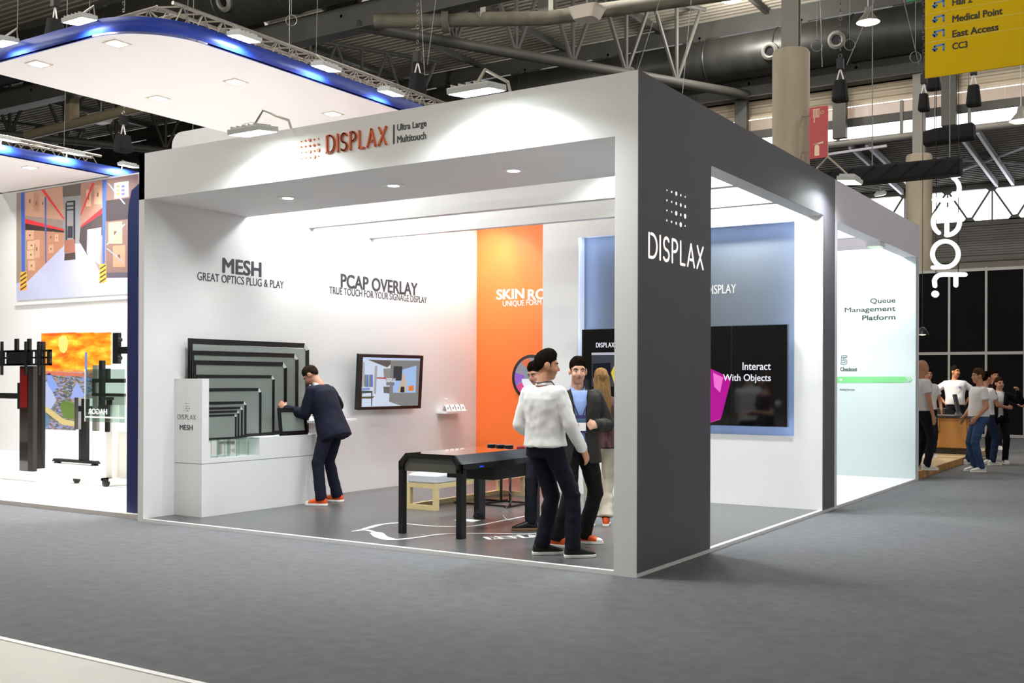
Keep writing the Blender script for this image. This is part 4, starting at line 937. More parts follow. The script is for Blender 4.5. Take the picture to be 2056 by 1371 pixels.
MB().box(x0+.2, x1-.1, YS+.03, YS+.09, zz(760), zz(740)).build('mount_rail', BLACKM, t)
MB().prism([(0, 0), (1.25, 0), (1.2, .05), (.05, .05)], (x0+.25, YS+.15, .075), FX, FZ, 0, .1).build('foot', BLACKM, t)
for q in (.35, 1.4): MB().lathe([(.07, 0), (.05, .03), (.02, .03)], (x0+q, YS+.1, .046), 14).build('levelling_foot', BLACKM, t, True)
# dark lift stand in front
YA = 2.05
def fa(px, py): return at(px, py, 'y', YA)
t = thing('screen_stand', 'dark motorised screen stand with red glossy column on a white base', 'stand', fa(55, 945))
a, b = at(0, 964, 'z', .05), at(106, 958, 'z', .05)
MB().box(a.x-.3, fa(108, 940).x, 1.75, 2.75, .046, .15).build('base', WHITE2, t, bev=.01)
MB().box(fa(39, 900).x, fa(56, 900).x, 2.05, 2.11, .15, fa(40, 735).z).build('front_column', mat('dark_red_gloss', '1c0506', .08, spec=.8, coat=1), t)
MB().box(fa(40.5, 900).x, fa(54.5, 900).x, 2.04, 2.05, fa(40, 818).z, fa(40, 740).z).build('red_panel', mat('deep_red', '7a1210', .15, coat=1), t)
MB().box(fa(56, 900).x, fa(66, 900).x, 2.05, 2.12, .15, fa(40, 735).z).build('rear_column', mat('graphite', '34302c', .35, .4), t)
MB().box(at(73, 900, 'y', 2.9).x, at(84, 900, 'y', 2.9).x, 2.9, 2.96, .05, at(80, 686, 'y', 2.9).z).build('back_post', BLACKM, t)
rl = MB(); z0, z1 = fa(50, 734).z, fa(50, 703).z; xa, xb = fa(-20, 720).x, fa(112, 720).x
rl.box(xa, xb, 1.95, 1.99, z0, z0+.03).box(xa, xb, 1.95, 1.99, z1-.03, z1).box(fa(25, 720).x, fa(72, 720).x, 1.95, 1.99, z0, z1).box(xb-.03, xb, 1.95, 1.99, z0, z1).box(xa, xb, 1.96, 1.98, (z0+z1)/2-.012, (z0+z1)/2+.012)
for px in (2, 10, 18, 26, 74, 82, 90, 98, 106): rl.box(fa(px, 720).x-.012, fa(px, 720).x+.012, 1.96, 1.98, z0, z1)
rl.build('mount_rail', BLACKM, t)
for px in (18, 66, 93): MB().box(fa(px, 720).x-.02, fa(px, 720).x+.02, 1.92, 1.95, fa(px, 753).z, fa(px, 686).z).build('hook_bracket', BLACKM, t)
for px in (35, 60): MB().box(fa(px-2.5, 700).x, fa(px+2.5, 700).x, 2.02, 2.06, z1, fa(px, 680).z).build('hoist_bracket', BLACKM, t)
MB().box(fa(0, 795).x-.3, fa(38, 795).x, 2.12, 2.15, fa(0, 800).z, fa(0, 789).z).build('lower_rail', BLACKM, t)
MB().box(fa(31, 795).x, fa(36, 795).x, 2.08, 2.12, fa(0, 820).z, fa(0, 768).z).build('hook_bracket', BLACKM, t)
# white trolley
YT = 2.0
def ft(px, py): return at(px, py, 'y', YT)
CREAMW = mat('cream_white', 'e6e0d8', .45)
t = thing('screen_trolley', 'white screen trolley on black castors by the blue post', 'trolley', ft(215, 975))
MB().box(ft(213, 900).x, ft(225, 900).x, 2.0, 2.12, .15, ft(215, 800).z).build('front_column', CREAMW, t)
MB().box(ft(225, 900).x, ft(260, 900).x, 2.1, 2.2, .15, ft(230, 866).z).build('cabinet', CREAMW, t)
MB().box(ft(145, 960).x, ft(270, 960).x, 1.9, 2.0, .12, .16).build('foot_bar', CREAMW, t); MB().box(ft(215, 960).x, ft(230, 960).x, 1.9, 2.9, .12, .16).build('foot_bar', CREAMW, t)
for px, dy in ((154, 0), (225, -.1), (245, .5)):
    c = ft(px, 970); c.z = .046+.055; c.y += dy; MB().lathe([(.03, -.03), (.055, -.025), (.055, .025), (.03, .03)], c, 16, (0, 1, 0)).build('castor', BLACK, t, True)
    MB().tube(c, c+V((0, 0, .05)), .014, n=6).build('castor_stem', CHROME, t)
MB().box(ft(197, 800).x, ft(260, 800).x, 1.9, 1.94, ft(200, 768).z, ft(200, 760).z).box(ft(197, 800).x, ft(260, 800).x, 1.9, 1.94, ft(200, 795).z, ft(200, 789).z).box(ft(197, 800).x, ft(199, 800).x, 1.9, 1.94, ft(200, 795).z, ft(200, 760).z).build('mount_frame', BLACKM, t)
MB().box(ft(218, 800).x, ft(224, 800).x, 1.84, 1.9, ft(220, 819).z, ft(220, 724).z).build('upright_bracket', BLACKM, t)
MB().box(ft(228, 800).x, ft(234, 800).x, 1.86, 1.9, ft(220, 866).z, ft(220, 812).z).build('lower_bracket', BLACKM, t)
MB().box(ft(200, 806).x, ft(254, 806).x, 2.0, 2.05, ft(200, 812).z, ft(200, 790).z).build('head_box', CREAMW, t)
# wall bracket arms behind
Yb = 3.2
def fb(px, py): return at(px, py, 'y', Yb)
t = thing('wall_mount', 'black pivoting screen mount beside the sunset screen', 'mount', fb(235, 730))
MB().box(fb(226, 700).x, fb(237, 700).x, Yb, Yb+.06, fb(230, 730).z, fb(230, 668).z).build('plate', BLACKM, t)
MB().box(fb(237, 700).x, fb(262, 700).x, Yb+.02, Yb+.06, fb(240, 710).z, fb(240, 696).z).build('arm', BLACKM, t)
for py in (682, 719): MB().ball(fb(241, py), .04).build('knob', BLACKM, t, True)
t = thing('wall_mount', 'grey vertical screen mount below the sunset screen', 'mount', fb(190, 800))
MB().box(fb(186, 700).x, fb(195, 700).x, Yb, Yb+.05, fb(190, 865).z, fb(190, 733).z).build('plate', STEEL_L, t)
MB().box(fb(150, 700).x, fb(158, 700).x, Yb, Yb+.05, fb(155, 862).z, fb(155, 798).z).build('side_plate', CHROME, t)
MB().box(fb(158, 820).x, fb(212, 820).x, Yb+.02, Yb+.06, fb(160, 826).z, fb(160, 815).z).build('arm', BLACKM, t)
# acrylic sign, lettering seen from behind
t = thing('acrylic_sign', 'clear acrylic panel with reversed white lettering', 'sign', ft(195, 845))
Yc = 1.7; a, b = at(170, 846, 'y', Yc), at(250, 741, 'y', Yc)
MB().box(a.x, b.x, Yc, Yc+.01, a.z, b.z).build('sheet', ACR, t)
MB().box(a.x, a.x+.012, Yc-.004, Yc, a.z, b.z).box(a.x, b.x, Yc-.004, Yc, at(170, 838, 'y', Yc).z, at(170, 835, 'y', Yc).z).build('edge_line', WINK, t)
MB().box(a.x+.3, a.x+.34, Yc+.01, 1.92, a.z+.3, a.z+.34).build('holder', BLACKM, t)
c = at(215, 832, 'y', Yc); letters('lettering', 'HAGOR', (c.x, Yc-.002, c.z), -FX, FZ, c.x-at(177, 832, 'y', Yc).x, .075, WINK, t, .03, .002)

# ================================================================ far right: counter stand and black panel wall
YK = 24.4
pw = struct(MB().box(-6, 9, YK+.06, YK+.1, .02, 4.7).build('wall_panel_screen', BLACK), 'black modular panel wall in white frames')
PANB = mat('black_panel', '0d0d10', .8, spec=.15); WALU = mat('white_aluminium', 'b4b3b0', .4, .3)
px0 = at(1906, 600, 'y', YK).x
for i in range(-4, 9):
    x = px0+i*.965
    MB().box(x-.03, x+.03, YK-.03, YK+.05, .02, 4.72).build('frame_post', WALU, pw)
    for z0, z1 in ((.08, 2.3), (2.38, 4.62)): MB().box(x+.03, x+.935, YK, YK+.05, z0, z1).build('panel', PANB, pw)
for z in (.02, 2.3, 4.62): MB().box(px0-3.9, px0+8.3, YK-.02, YK+.05, z, z+.08).build('frame_rail', WALU, pw)
OAK = mat('oak_veneer', 'c08a48', .5, var=(4, .3, (1, 1, .12)), bump=(30, .1))
OAKF = mat('oak_floor', 'cdb487', .4, var=(4, .12, (.2, 1, 1)))
PZ = .11
struct(MB().box(-6, -.06, 10.3, 17.5, .002, PZ).build('floor_platform', OAKF), 'pale oak platform of the counter stand')
struct(MB().box(-.06, -.02, 10.3, 14.6, 0, PZ+.01).build('trim_8', OAK), 'oak edge board of the platform')
YC = 15.0
def fc(px, py): return at(px, py, 'y', YC)
ct = thing('counter', 'oak front counter with dark grey top behind the second stand', 'counter', fc(1895, 912))
zt = fc(1900, 834).z; x0, x1 = -1.75, fc(1945, 880).x
MB().box(x0, x1, YC+.02, YC+.6, PZ+.12, zt-.04).build('carcass', OAK, ct)
MB().box(x0+.03, x1-.05, YC+.06, YC+.55, PZ, PZ+.12).build('toe_kick', mat('toe_grey', '3c3a36', .6), ct)
MB().box(x0-.02, x1+.02, YC-.03, YC+.65, zt-.04, zt).build('worktop', mat('slate_top', '3d3c3e', .5), ct)
dx = fc(1880, 880).x
for xa, xb, hx in ((x0+.01, dx-.006, fc(1875.5, 850).x), (dx+.006, x1-.04, fc(1886, 850).x)):
    d = MB().box(xa, xb, YC, YC+.02, PZ+.13, zt-.05).build('door', OAK, ct)
    MB().path([(hx, YC, zt-.09), (hx, YC-.03, zt-.1), (hx, YC-.03, zt-.33), (hx, YC, zt-.34)], .008, 6).build('handle', mat('brass', 'b79a5c', .3, .9), d)
t = thing('monitor', 'thin grey monitor seen edge-on on the oak counter', 'monitor', (fc(1920, 832).x, YC+.2, zt))
mx = fc(1919, 830).x
MB().bar((mx+.02, YC+.2, zt+.05), (mx-.06, YC+.2, zt+.42), .3, .035, FX).build('screen', mat('monitor_grey', '55565a', .4), t)
MB().prism([(-.06, 0), (.08, 0), (.04, .07), (-.02, .07)], (mx, YC+.3, zt), FX, FZ, 0, .2).build('foot', mat('silver', 'a8a8aa', .35, .5), t)
tag(MB().box(-1.7, fc(1878, 824).x, YC+.9, YC+1.4, PZ, fc(1878, 822).z).build('back_counter', mat('toe_grey')), 'low dark grey counter behind the oak counter', 'counter')
t = thing('pendant_lamp', 'small dark pendant lamp glowing beside the second stand', 'lamp', adepth(1852, 672, 22.5))
p = adepth(1852, 672, 22.5)
MB().lathe([(.02, .16), (.06, .14), (.13, .02), (.14, 0)], p, 20).build('shade', BLACKM, t, True); MB().lathe([(.12, .01), (.02, -.01)], p, 18).build('bulb', glow('pendant_glow', 'ffe9c8', 5), t); MB().tube(p+V((0, 0, .16)), (p.x, p.y, 17.65), .008, n=5).build('cord', BLACK, t)
area('pendant_light', p-V((0, 0, .03)), p-V((0, 0, 3)), 40, .2, .2, (1, .9, .75), t)
flood((-1.4, 13.35, 5.1), (-.9, 14.9, .9), 60, 'small added spot lamp under the long draped truss, brightening the counter', 'added_spot_lamp', wd=.2, col=(1, .95, .88), arm=[(-1.4, 13.4, 5.35)])  # added fixture for an extra light on the counter stand
# ---- hanging truss, sign letters
YN = 13.4
zt0 = at(1800, 347, 'y', YN).z; xe = at(1930, 345, 'y', YN).x
t = thing('draped_truss', 'long black draped truss hanging over the counter stand', 'truss', (xe-1, YN, zt0-.18))
MB().loft([((xe-3.6, YN, zt0), (0, .17, 0), (0, 0, .17)), ((xe-.03, YN, zt0), (0, .17, 0), (0, 0, .17)), ((xe, YN, zt0), (0, .16, 0), (0, 0, .15))], 16, 5).build('drape', FABRIC_BK, t)
for i in range(9): MB().bar((xe-3.5+i*.4, YN-.172, zt0-.15), (xe-3.1+i*.4, YN-.172, zt0+.15), .012, .012).build('fold', FABRIC_BK, t)
MB().tube((xe-1.6, YN, zt0+.17), (xe-1.6, YN, 15), .01, n=5).build('wire', CABLE, t); MB().tube((xe-.2, YN, zt0+.17), (xe-.2, YN, 15), .01, n=5).build('wire', CABLE, t)
p = at(1905, 272, 'y', 18.0)
t = thing('draped_roll', 'short black draped roll hanging above the long draped truss', 'roll', p)
MB().loft([((p.x-.52, 18, p.z-.02), (0, .18, 0), (0, 0, .16)), ((p.x-.3, 18, p.z), (0, .19, 0), (0, 0, .18)), ((p.x+.5, 18, p.z+.03), (0, .19, 0), (0, 0, .19)), ((p.x+.54, 18, p.z+.03), (0, .17, 0), (0, 0, .16))], 16, 4).build('drape', FABRIC_BK, t)
for q in (-.3, .42): MB().tube((p.x+q, 18, p.z), (p.x+q, 18, 16), .012, n=5).build('wire', CABLE, t)
# vertical sign letters (read top to bottom, letter tops toward +x)
ns = thing('hanging_letters', 'white illuminated hanging word sign reading downward', 'sign', at(1900, 600, 'y', YN+.3))
sc_ = at(1945, 500, 'y', YN+.3).x-at(1868, 500, 'y', YN+.3).x
def nl(px, py): q = at(px, py, 'y', YN+.3); return (q.x, q.z)
NEON = glow('neat_white', 'fdfdff', 1.25)
lw = sc_*.115
def nletter(strokes, w_=lw):
    mb = MB()
    for s_ in strokes: stroke(mb, s_, (0, YN+.34, 0), FX, FZ, w_, .07, True)
    mb.build('letter', NEON, ns)
def narc(cx, cy, rx, ry, a0, a1, n=16): return [nl(cx+rx*math.cos(math.radians(a0+(a1-a0)*i/n)), cy+ry*math.sin(math.radians(a0+(a1-a0)*i/n))) for i in range(n+1)]
nletter([[nl(1875, 401), nl(1900, 402)]+narc(1902, 378, 24, 24, 80, -60, 12), [nl(1875, 352), nl(1925, 352)]])
nletter([narc(1900, 446, 26.5, 26, 125, 450, 24), [nl(1901, 422), nl(1901, 470)]])
nletter([narc(1898, 510, 26, 26, 0, 360, 24), [nl(1873, 537), nl(1900, 536)]])
nletter([[nl(1938, 551), nl(1893, 551)]+narc(1893, 565, 17, 14, -90, -190, 8)+[nl(1877, 574)], [nl(1919, 553), nl(1919, 573)]])
c = at(1877, 590, 'y', YN+.3); MB().lathe([(sc_*.095, 0), (sc_*.095, .07)], c, 24, (0, 1, 0)).build('full_stop', NEON, ns)
for px in (1878, 1923): q = at(px, 500, 'y', YN+.3); MB().tube((q.x, YN+.36, at(px, 570, 'y', YN+.3).z), (q.x, YN+.36, 17.65), .008, n=5).build('rod', BLACKM, ns)
# hoist bags on chains
def hoist(px, py0, py1, wpx, D, label):
    a, b = adepth(px, py1, D), adepth(px, py0, D); w_ = wpx*D/CF; t = thing('chain_hoist', label, 'hoist bag', a, 'chain hoist bags')
    MB().loft([((a.x, a.y, a.z), (w_*.55, 0, 0), (0, .16, 0)), ((a.x, a.y, a.z+.04), (w_*.56, 0, 0), (0, .17, 0)), ((a.x, a.y, b.z), (w_*.42, 0, 0), (0, .13, 0))], 14, 4).build('bag', FABRIC_BK, t)
    for s_ in (-.3, .3): MB().path([(a.x+s_*w_, a.y, b.z-.02), (a.x, a.y, b.z+.25)], .014, 5).build('strap', WINK, t)
    MB().box(a.x-.06, a.x+.06, a.y-.06, a.y+.06, b.z+.22, b.z+.42).build('hoist_body', BLACKM, t, bev=.01)
    z = b.z+.42
    while z < min(b.z+5, 17): MB().ring((a.x, a.y, z+.05), FX if int(z*20) % 2 else FY, FZ, .035, .008, 8, 4).build('chain_link', CHROME, t); z += .14
    return t
hoist(1687, 163, 203, 26, 20, 'black chain hoist bag hanging beside the red sign')
hoist(1855, 190, 222, 18, 22, 'black chain hoist bag in front of the steel post')
hoist(1875, 150, 180, 24, 24, 'black chain hoist bag half hidden by the yellow sign')
hoist(1955, 173, 212, 24, 21, 'black chain hoist bag hanging under the yellow sign')
hoist(247, 272, 305, 26, 22, 'black chain hoist bag in the gap between the canopies')
hoist(838, 150, 192, 28, 20, 'black chain hoist bag behind the end of the canopy truss')
hoist(110, 40, 80, 24, 19, 'black chain hoist bag behind the near edge of the large canopy')
# rigging wires
for i, (a_, b_, lb) in enumerate((((1700, 130), (1760, -10), 'rigging wire sloping up past the glowing lamp'), ((1647, 0), (1651, 135), 'rigging wire with an empty hook left of the hoist bag'), ((1845, 130), (1812, -10), 'rigging wire running up beside the yellow sign'), ((1388, 0), (1370, 190), 'rigging wire in front of the dark roof tube'), ((1325, 0), (1280, 142), 'rigging wire ending at the top of the corner'), ((845, 0), (855, 200), 'rigging wire above the canopy truss end'), ((875, 0), (858, 130), 'rigging wire beside the black hoist bag'))):
    wire(adepth(*a_, 19+i*.3), adepth(*b_, 19+i*.3), lb, .007)
for px, py, lb in ((1640, 92, 'coil of rigging wire beside the concrete column'), (1706, 90, 'larger coil of rigging wire above the hoist bag'), (1838, 115, 'coil of rigging wire beside the yellow sign'), (585, 41, 'coil of rigging wire hanging over the canopy')):
    p = adepth(px, py, 19.5); o = tag(MB().ring(p, RGT, UPV, .1, .008, 20, 5).build('wire_coil', CABLE), lb, 'wire coil')
    MB().tube(p+V((0, 0, .1)), (p.x, p.y, 17.7), .006, n=5).build('wire', CABLE, o)
# access boxes and horn speaker near the roof
for px, py, lb in ((1178, 40, 'white boxed device under the rusty pipe'), (203, 247, 'white boxed device on the beige pipe')):
    p = at(px, py, 'z', 13.0); t = thing('wireless_box', lb, 'device', p)
    MB().loft([(p, (.36, 0, 0), (0, .3, 0)), (p+V((0, 0, .3)), (.5, 0, 0), (0, .42, 0)), (p+V((0, 0, .36)), (.55, 0, 0), (0, .45, 0))], 16, 6).build('cover', mat('device_white', 'cbbfb2', .5), t)
    MB().tube(p+V((0, 0, .3)), p+V((0, 0, 1)), .03, n=6).build('stem', CABLE, t)
p = min((P1.lerp(P2, i/200) for i in range(200)), key=lambda q: abs(pxof(q)-1322))-V((0, 0, .75)); t = thing('horn_speaker', 'beige horn loudspeaker under the slanting tube truss', 'loudspeaker', p)
HB = mat('horn_beige', '8f8262', .5); MB().lathe([(.08, 0), (.12, .3), (.36, .7), (.38, .72), (.3, .68), (.05, .3)], p, 20, (.7, -.5, -.5)).build('horn', HB, t, True); MB().tube(p, p+V((0, 0, .8)), .04, n=6).build('bracket', HB, t)
# yellow direction sign
YY = 6.2
a = at(1857, 157, 'y', YY); YEL = mat('sign_yellow', 'd6b200', .6, spec=.15)
t = thing('direction_sign', 'large yellow hanging direction sign with blue arrows', 'sign', a)
MB().box(a.x, a.x+2.4, YY, YY+.03, a.z, a.z+1.6).build('board', YEL, t)
SINK = mat('sign_black', '24201a', .5); ABL = mat('arrow_blue', '4f86c6', .5)
def yt(s, x0, y0, x1, y1):
    p, q = at(x0, y1, 'y', YY), at(x1, y0, 'y', YY); letters('sign_text', s, (p.x, YY-.001, p.z), FX, FZ, q.x-p.x, q.z-p.z, SINK, t, .035, .002)
p = at(1912, 14, 'y', YY)
for s, xl, xr, yt_, yb in (('Hall 2', 1912, 1952, -3, 13), ('Medical Point', 1912, 2013, 27, 46.5), ('East Access', 1912, 2005, 58, 76.5), ('CC3', 1912, 1943, 87.5, 101)):
    l = at(xl, yb-1, 'y', YY); h_ = .082 if s == 'CC3' else .085
    letters('sign_text', s, (l.x, YY-.001, l.z), FX, FZ, at(xr, yb, 'y', YY).x-l.x, h_*(1.0), SINK, t, .035, .002)
for i in range(4):
    q = at(1873, 104-i*29.0, 'y', YY); k = .0052
    mb = MB(); o_ = (q.x, YY-.001, q.z)
    for pts in ([(4, 11), (4, 2)], [(0, 6), (4, 1), (9, 6)], [(4, 12), (24, 14), (24, 0)]): stroke(mb, [(x*k, y*k) for x, y in pts], o_, FX, FZ, .022, .002)
    mb.build('arrow', ABL, t)
    q = at(1857, 115-28.6*i-28, 'y', YY); MB().box(a.x, a.x+2.4, YY-.002, YY, q.z, q.z+.006).build('rule', mat('rule_pale', 'd8c860', .5), t)
for dx in (.3, 1.9): MB().tube((a.x+dx, YY+.015, a.z+1.6), (a.x+dx, YY+.015, 17.5), .012, n=5).build('wire', CABLE, t)
gq = at(1820, 4, 'y', 8.6); tag(MB().box(gq.x, gq.x+.9, 8.6, 8.63, gq.z, gq.z+1.0).build('green_sign', mat('sign_green', '1d8a54', .45)), 'green hanging sign whose corner shows behind the yellow one', 'sign')
# ================================================================ people
def rcone(mb, p0, r0, p1, r1, n=12):
    p0 = V(p0); p1 = V(p1); d = (p1-p0)
    if d.length < 1e-5: return mb.ball(p0, r0)
    d.normalize(); pts = []; rs = []
    for k in range(4): a = math.pi/2*k/4; pts.append(p0-d*r0*math.cos(a)); rs.append(max(r0*math.sin(a), .001))
    for k in range(5): pts.append(p0.lerp(p1, k/4)); rs.append(r0+(r1-r0)*k/4)
    for k in range(3, -1, -1): a = math.pi/2*k/4; pts.append(p1+d*r1*math.cos(a)); rs.append(max(r1*math.sin(a), .001))
    return mb.path(pts, rs, n)
def remesh(mb, name, m, parent, vox, smooth=4, fold=0, fs=9.0, cut=None, seed=0, stretch=(1, 1, .55)):
    me = mb.mesh(name); o = bpy.data.objects.new(name, me); COL.objects.link(o)
    r = o.modifiers.new('r', 'REMESH'); r.mode = 'VOXEL'; r.voxel_size = vox; r.use_smooth_shade = True
    if smooth: s_ = o.modifiers.new('s', 'SMOOTH'); s_.factor = .5; s_.iterations = smooth
    dg = bpy.context.evaluated_depsgraph_get(); me2 = bpy.data.meshes.new_from_object(o.evaluated_get(dg)); me2.name = name
    bpy.data.objects.remove(o); bpy.data.meshes.remove(me)
    n = len(me2.vertices); co = np.empty(n*3, np.float32); me2.vertices.foreach_get('co', co); co = co.reshape(-1, 3)
    if fold:
        no = np.empty(n*3, np.float32); me2.vertices.foreach_get('normal', no); no = no.reshape(-1, 3)
        d = np.array([noise.noise(V((p[0]*fs*stretch[0]+seed, p[1]*fs*stretch[1], p[2]*fs*stretch[2])))+.5*noise.noise(V((p[0]*fs*2.3+seed, p[1]*fs*2.3, p[2]*fs*1.6))) for p in co.tolist()], np.float32)
        co = co+no*(d*fold)[:, None]; me2.vertices.foreach_set('co', co.ravel())
    if cut is not None:
        import bmesh
        keep = cut(co); b = bmesh.new(); b.from_mesh(me2); b.verts.ensure_lookup_table()
        bmesh.ops.delete(b, geom=[v for i, v in enumerate(b.verts) if not keep[i]], context='VERTS'); b.to_mesh(me2); b.free()
    me2.materials.clear(); me2.materials.append(m); me2.shade_smooth(); me2.update()
    return link(name, me2, parent)
def hand(mb, w, d, nrm, side, s, curl=(.5, .6, .5), spread=.0):
    """palm and five fingers from wrist w along d; nrm = palm facing; side = thumb direction"""
    d = V(d).normalized(); nrm = V(nrm); nrm = (nrm-d*nrm.dot(d)).normalized(); side = V(side); side = (side-d*side.dot(d)-nrm*side.dot(nrm)).normalized()
    w = V(w); K = lambda a, b, c: w+(d*a+side*b+nrm*c)*s
    mb.loft([(K(-.01, 0, 0), side*.028*s, nrm*.02*s), (K(.03, 0, 0), side*.036*s, nrm*.018*s), (K(.075, 0, 0), side*.042*s, nrm*.015*s), (K(.095, 0, 0), side*.04*s, nrm*.012*s)], 12)
    for off, ln in ((.031, .072), (.0105, .08), (-.0105, .075), (-.031, .06)):
        p = K(.088, off, 0); a = 0
        seg = (ln*.45, ln*.32, ln*.28)
        for k in range(3):
            a += curl[k]; q = p+(d*math.cos(a)+nrm*math.sin(a)+side*off*spread*8)*seg[k]*s
            rcone(mb, p, (.0092-.0008*k)*s, q, (.0085-.001*k)*s, 8); p = q
    p = K(.02, .03, .005); q = K(.055, .058, .018); r = K(.085, .06-.03*curl[0], .03+.01*curl[0])
    rcone(mb, p, .014*s, q, .011*s, 8); rcone(mb, q, .0105*s, r, .0085*s, 8)
SKIN_N = [0]
def skin(c):
    if 'skin_'+c in MC: return MC['skin_'+c]
    m = mat('skin_'+c, c, .55, spec=.3, var=(14, .05), bump=(90, .05)); nt = m.node_tree; b = nt.nodes['Principled BSDF']
    src = b.inputs['Base Color'].links[0].from_socket; at_ = nt.nodes.new('ShaderNodeAttribute'); at_.attribute_name = 'pigment'
    mx = nt.nodes.new('ShaderNodeVectorMath'); mx.operation = 'MULTIPLY'
    nt.links.new(src, mx.inputs[0]); nt.links.new(at_.outputs['Color'], mx.inputs[1]); nt.links.new(mx.outputs[0], b.inputs['Base Color'])
    return m
def pigment(o, hc, Rh, s, stub, hairc=None, lip=(.8, .52, .5)):
    me = o.data; n = len(me.vertices); co = np.empty(n*3); me.vertices.foreach_get('co', co); co = co.reshape(-1, 3)
    q = (co-np.array(hc)) @ np.array(Rh)/s; x, y, z = q.T; c = np.ones((n, 4))
    sstep = lambda a, b, v: np.clip((v-a)/(b-a), 0, 1)
    if stub:
        f = sstep(-.028, -.045, z)*sstep(-.02, .01, y)*sstep(-.135, -.115, z)
        f = np.maximum(f*(1-.5*np.exp(-((x/.03)**2+((z+.04)/.012)**2))), 0)*stub
        for i, k in enumerate((.52, .46, .44)): c[:, i] *= 1-f*(1-k)
    lf = np.exp(-((x/.022)**4+((z+.058)/.0085)**4))*(y > .06)
    for i in range(3): c[:, i] *= 1-lf*(1-lip[i])
    ck = .12*np.exp(-(((np.abs(x)-.042)/.02)**2+((z+.035)/.02)**2))*(y > .03)
    c[:, 1] *= 1-ck; c[:, 2] *= 1-ck
    a = me.color_attributes.new('pigment', 'FLOAT_COLOR', 'POINT'); a.data.foreach_set('color', c.ravel().astype(np.float32))
def cloth(nm, c, rough=.85, b=(260, .07), var=None): return mat(nm, c, rough, spec=.25, bump=b, var=var)
def person(label, loc, yaw, H, feet, fyaw, vox, look, arms, lean=0, twist=0, side=0, head=(0, 0, 0), build=1.0, female=False, sit=0, shift=(0, 0), z0=None):
    """loc: floor point under the pelvis (world); feet: world (x, y) of right and left ankle; yaw in degrees, local +y is forward"""
    s = H/1.80; z0 = loc[2]
    P = thing('person', label, 'person', loc)
    Rz = Matrix.Rotation(math.radians(yaw), 3, 'Z'); L0 = V(loc)
    W = lambda p: L0+Rz @ V(p)
    Wd = lambda p: Rz @ V(p)
    hip = V((0, 0, .95*s-sit))
    Ru = Matrix.Rotation(math.radians(twist), 3, 'Z') @ Matrix.Rotation(math.radians(-lean), 3, 'X') @ Matrix.Rotation(math.radians(side), 3, 'Y')
    up = lambda p: W(hip+Ru @ (V(p)*s-V((0, 0, .95*s))))
    ud = lambda p: Rz @ (Ru @ V(p))
    Rh = Rz @ Matrix.Rotation(math.radians(head[0]), 3, 'Z') @ Matrix.Rotation(math.radians(-head[1]), 3, 'X') @ Matrix.Rotation(math.radians(head[2]), 3, 'Y')
    b_ = build; fw = .93 if female else 1.0
    sh = {1: up((.178*fw*b_, -.01, 1.415)), -1: up((-.178*fw*b_, -.01, 1.415))}
    el = {}; wr = {}
    for k in (1, -1):
        e, w, *_ = arms[k]; el[k] = sh[k]+Wd(V(e).normalized())*.295*s; wr[k] = el[k]+Wd(V(w).normalized())*.255*s
    neck = up((0, -.015, 1.49)); hc = up((0, .015, 1.588))+(Rh @ V((0, .012, .055)))*s
    hj = {1: W(hip+V((.088*s, 0, -.03*s))), -1: W(hip+V((-.088*s, 0, -.03*s)))}
    an = {}; kn = {}; fd = {}
    for i, k in enumerate((1, -1)):
        an[k] = V((feet[i][0], feet[i][1], z0+.085*s)); fa_ = math.radians(fyaw[i]); fd[k] = V((-math.sin(fa_), math.cos(fa_), 0))
        L_ = .435*s; dd = an[k]-hj[k]; D = min(dd.length, 2*L_-.002); h_ = math.sqrt(max(L_*L_-D*D/4, 0)); fwd = fd[k]-dd.normalized()*fd[k].dot(dd.normalized()); fwd.normalize()
        kn[k] = hj[k].lerp(an[k], .5)+fwd*h_
    def torso(mb, g, z0_=.86, z1_=1.5, flare=0, belly=0, sh_pad=0):
        ax, ay = ud((1, 0, 0)), ud((0, 1, 0))
        if female: prof = [(.80, .165, .115), (.88, .172, .122), (.95, .165, .115), (1.02, .145, .1), (1.10, .125, .09), (1.18, .132, .095), (1.27, .15, .115), (1.36, .155, .11), (1.43, .14, .085), (1.48, .09, .06), (1.52, .055, .05)]
        else: prof = [(.78, .165, .118), (.86, .17, .122), (.95, .165, .118), (1.02, .158, .112), (1.10, .155, .108), (1.18, .162, .11), (1.27, .178, .118), (1.36, .186, .116), (1.42, .175, .095), (1.465, .125, .07), (1.51, .062, .055)]
        rings = []
        for z, a, c in prof:
            if z < z0_-.03 or z > z1_+.001: continue
            f_ = g+max(0, (1.05-z))*flare
            rings.append((up((0, (.008 if z > 1.2 else 0)+belly*max(0, 1-abs(z-1.08)/.2), z)), ax*(a*b_+f_)*s, ay*(c*b_+f_+belly*max(0, 1-abs(z-1.08)/.2))*s))
        mb.loft(rings, 28, 2.3)
    # ---- body, one continuous surface
    mb = MB(); sk = skin(look.get('skin', 'c58f74'))
    torso(mb, -.012, .86)
    rcone(mb, neck-(hc-neck)*.2, .062*s, hc-(Rh @ V((0, .01, .03)))*s, .057*s)
    hp = lambda p: hc+(Rh @ V(p))*s
    RM = Rh
    mb.ball(hp((0, -.012, .035)), .076*s, .096*s, .092*s, RM, 20, 14)
    mb.ball(hp((0, .026, -.03)), .063*s, .068*s, .088*s, RM, 20, 14)
    mb.ball(hp((0, .045, -.088)), .036*s, .036*s, .032*s, RM)            # chin
    mb.ball(hp((0, .068, .03)), .055*s, .022*s, .03*s, RM)               # brow
    rcone(mb, hp((0, .085, .014)), .010*s, hp((0, .105, -.027)), .0135*s, 8)   # nose
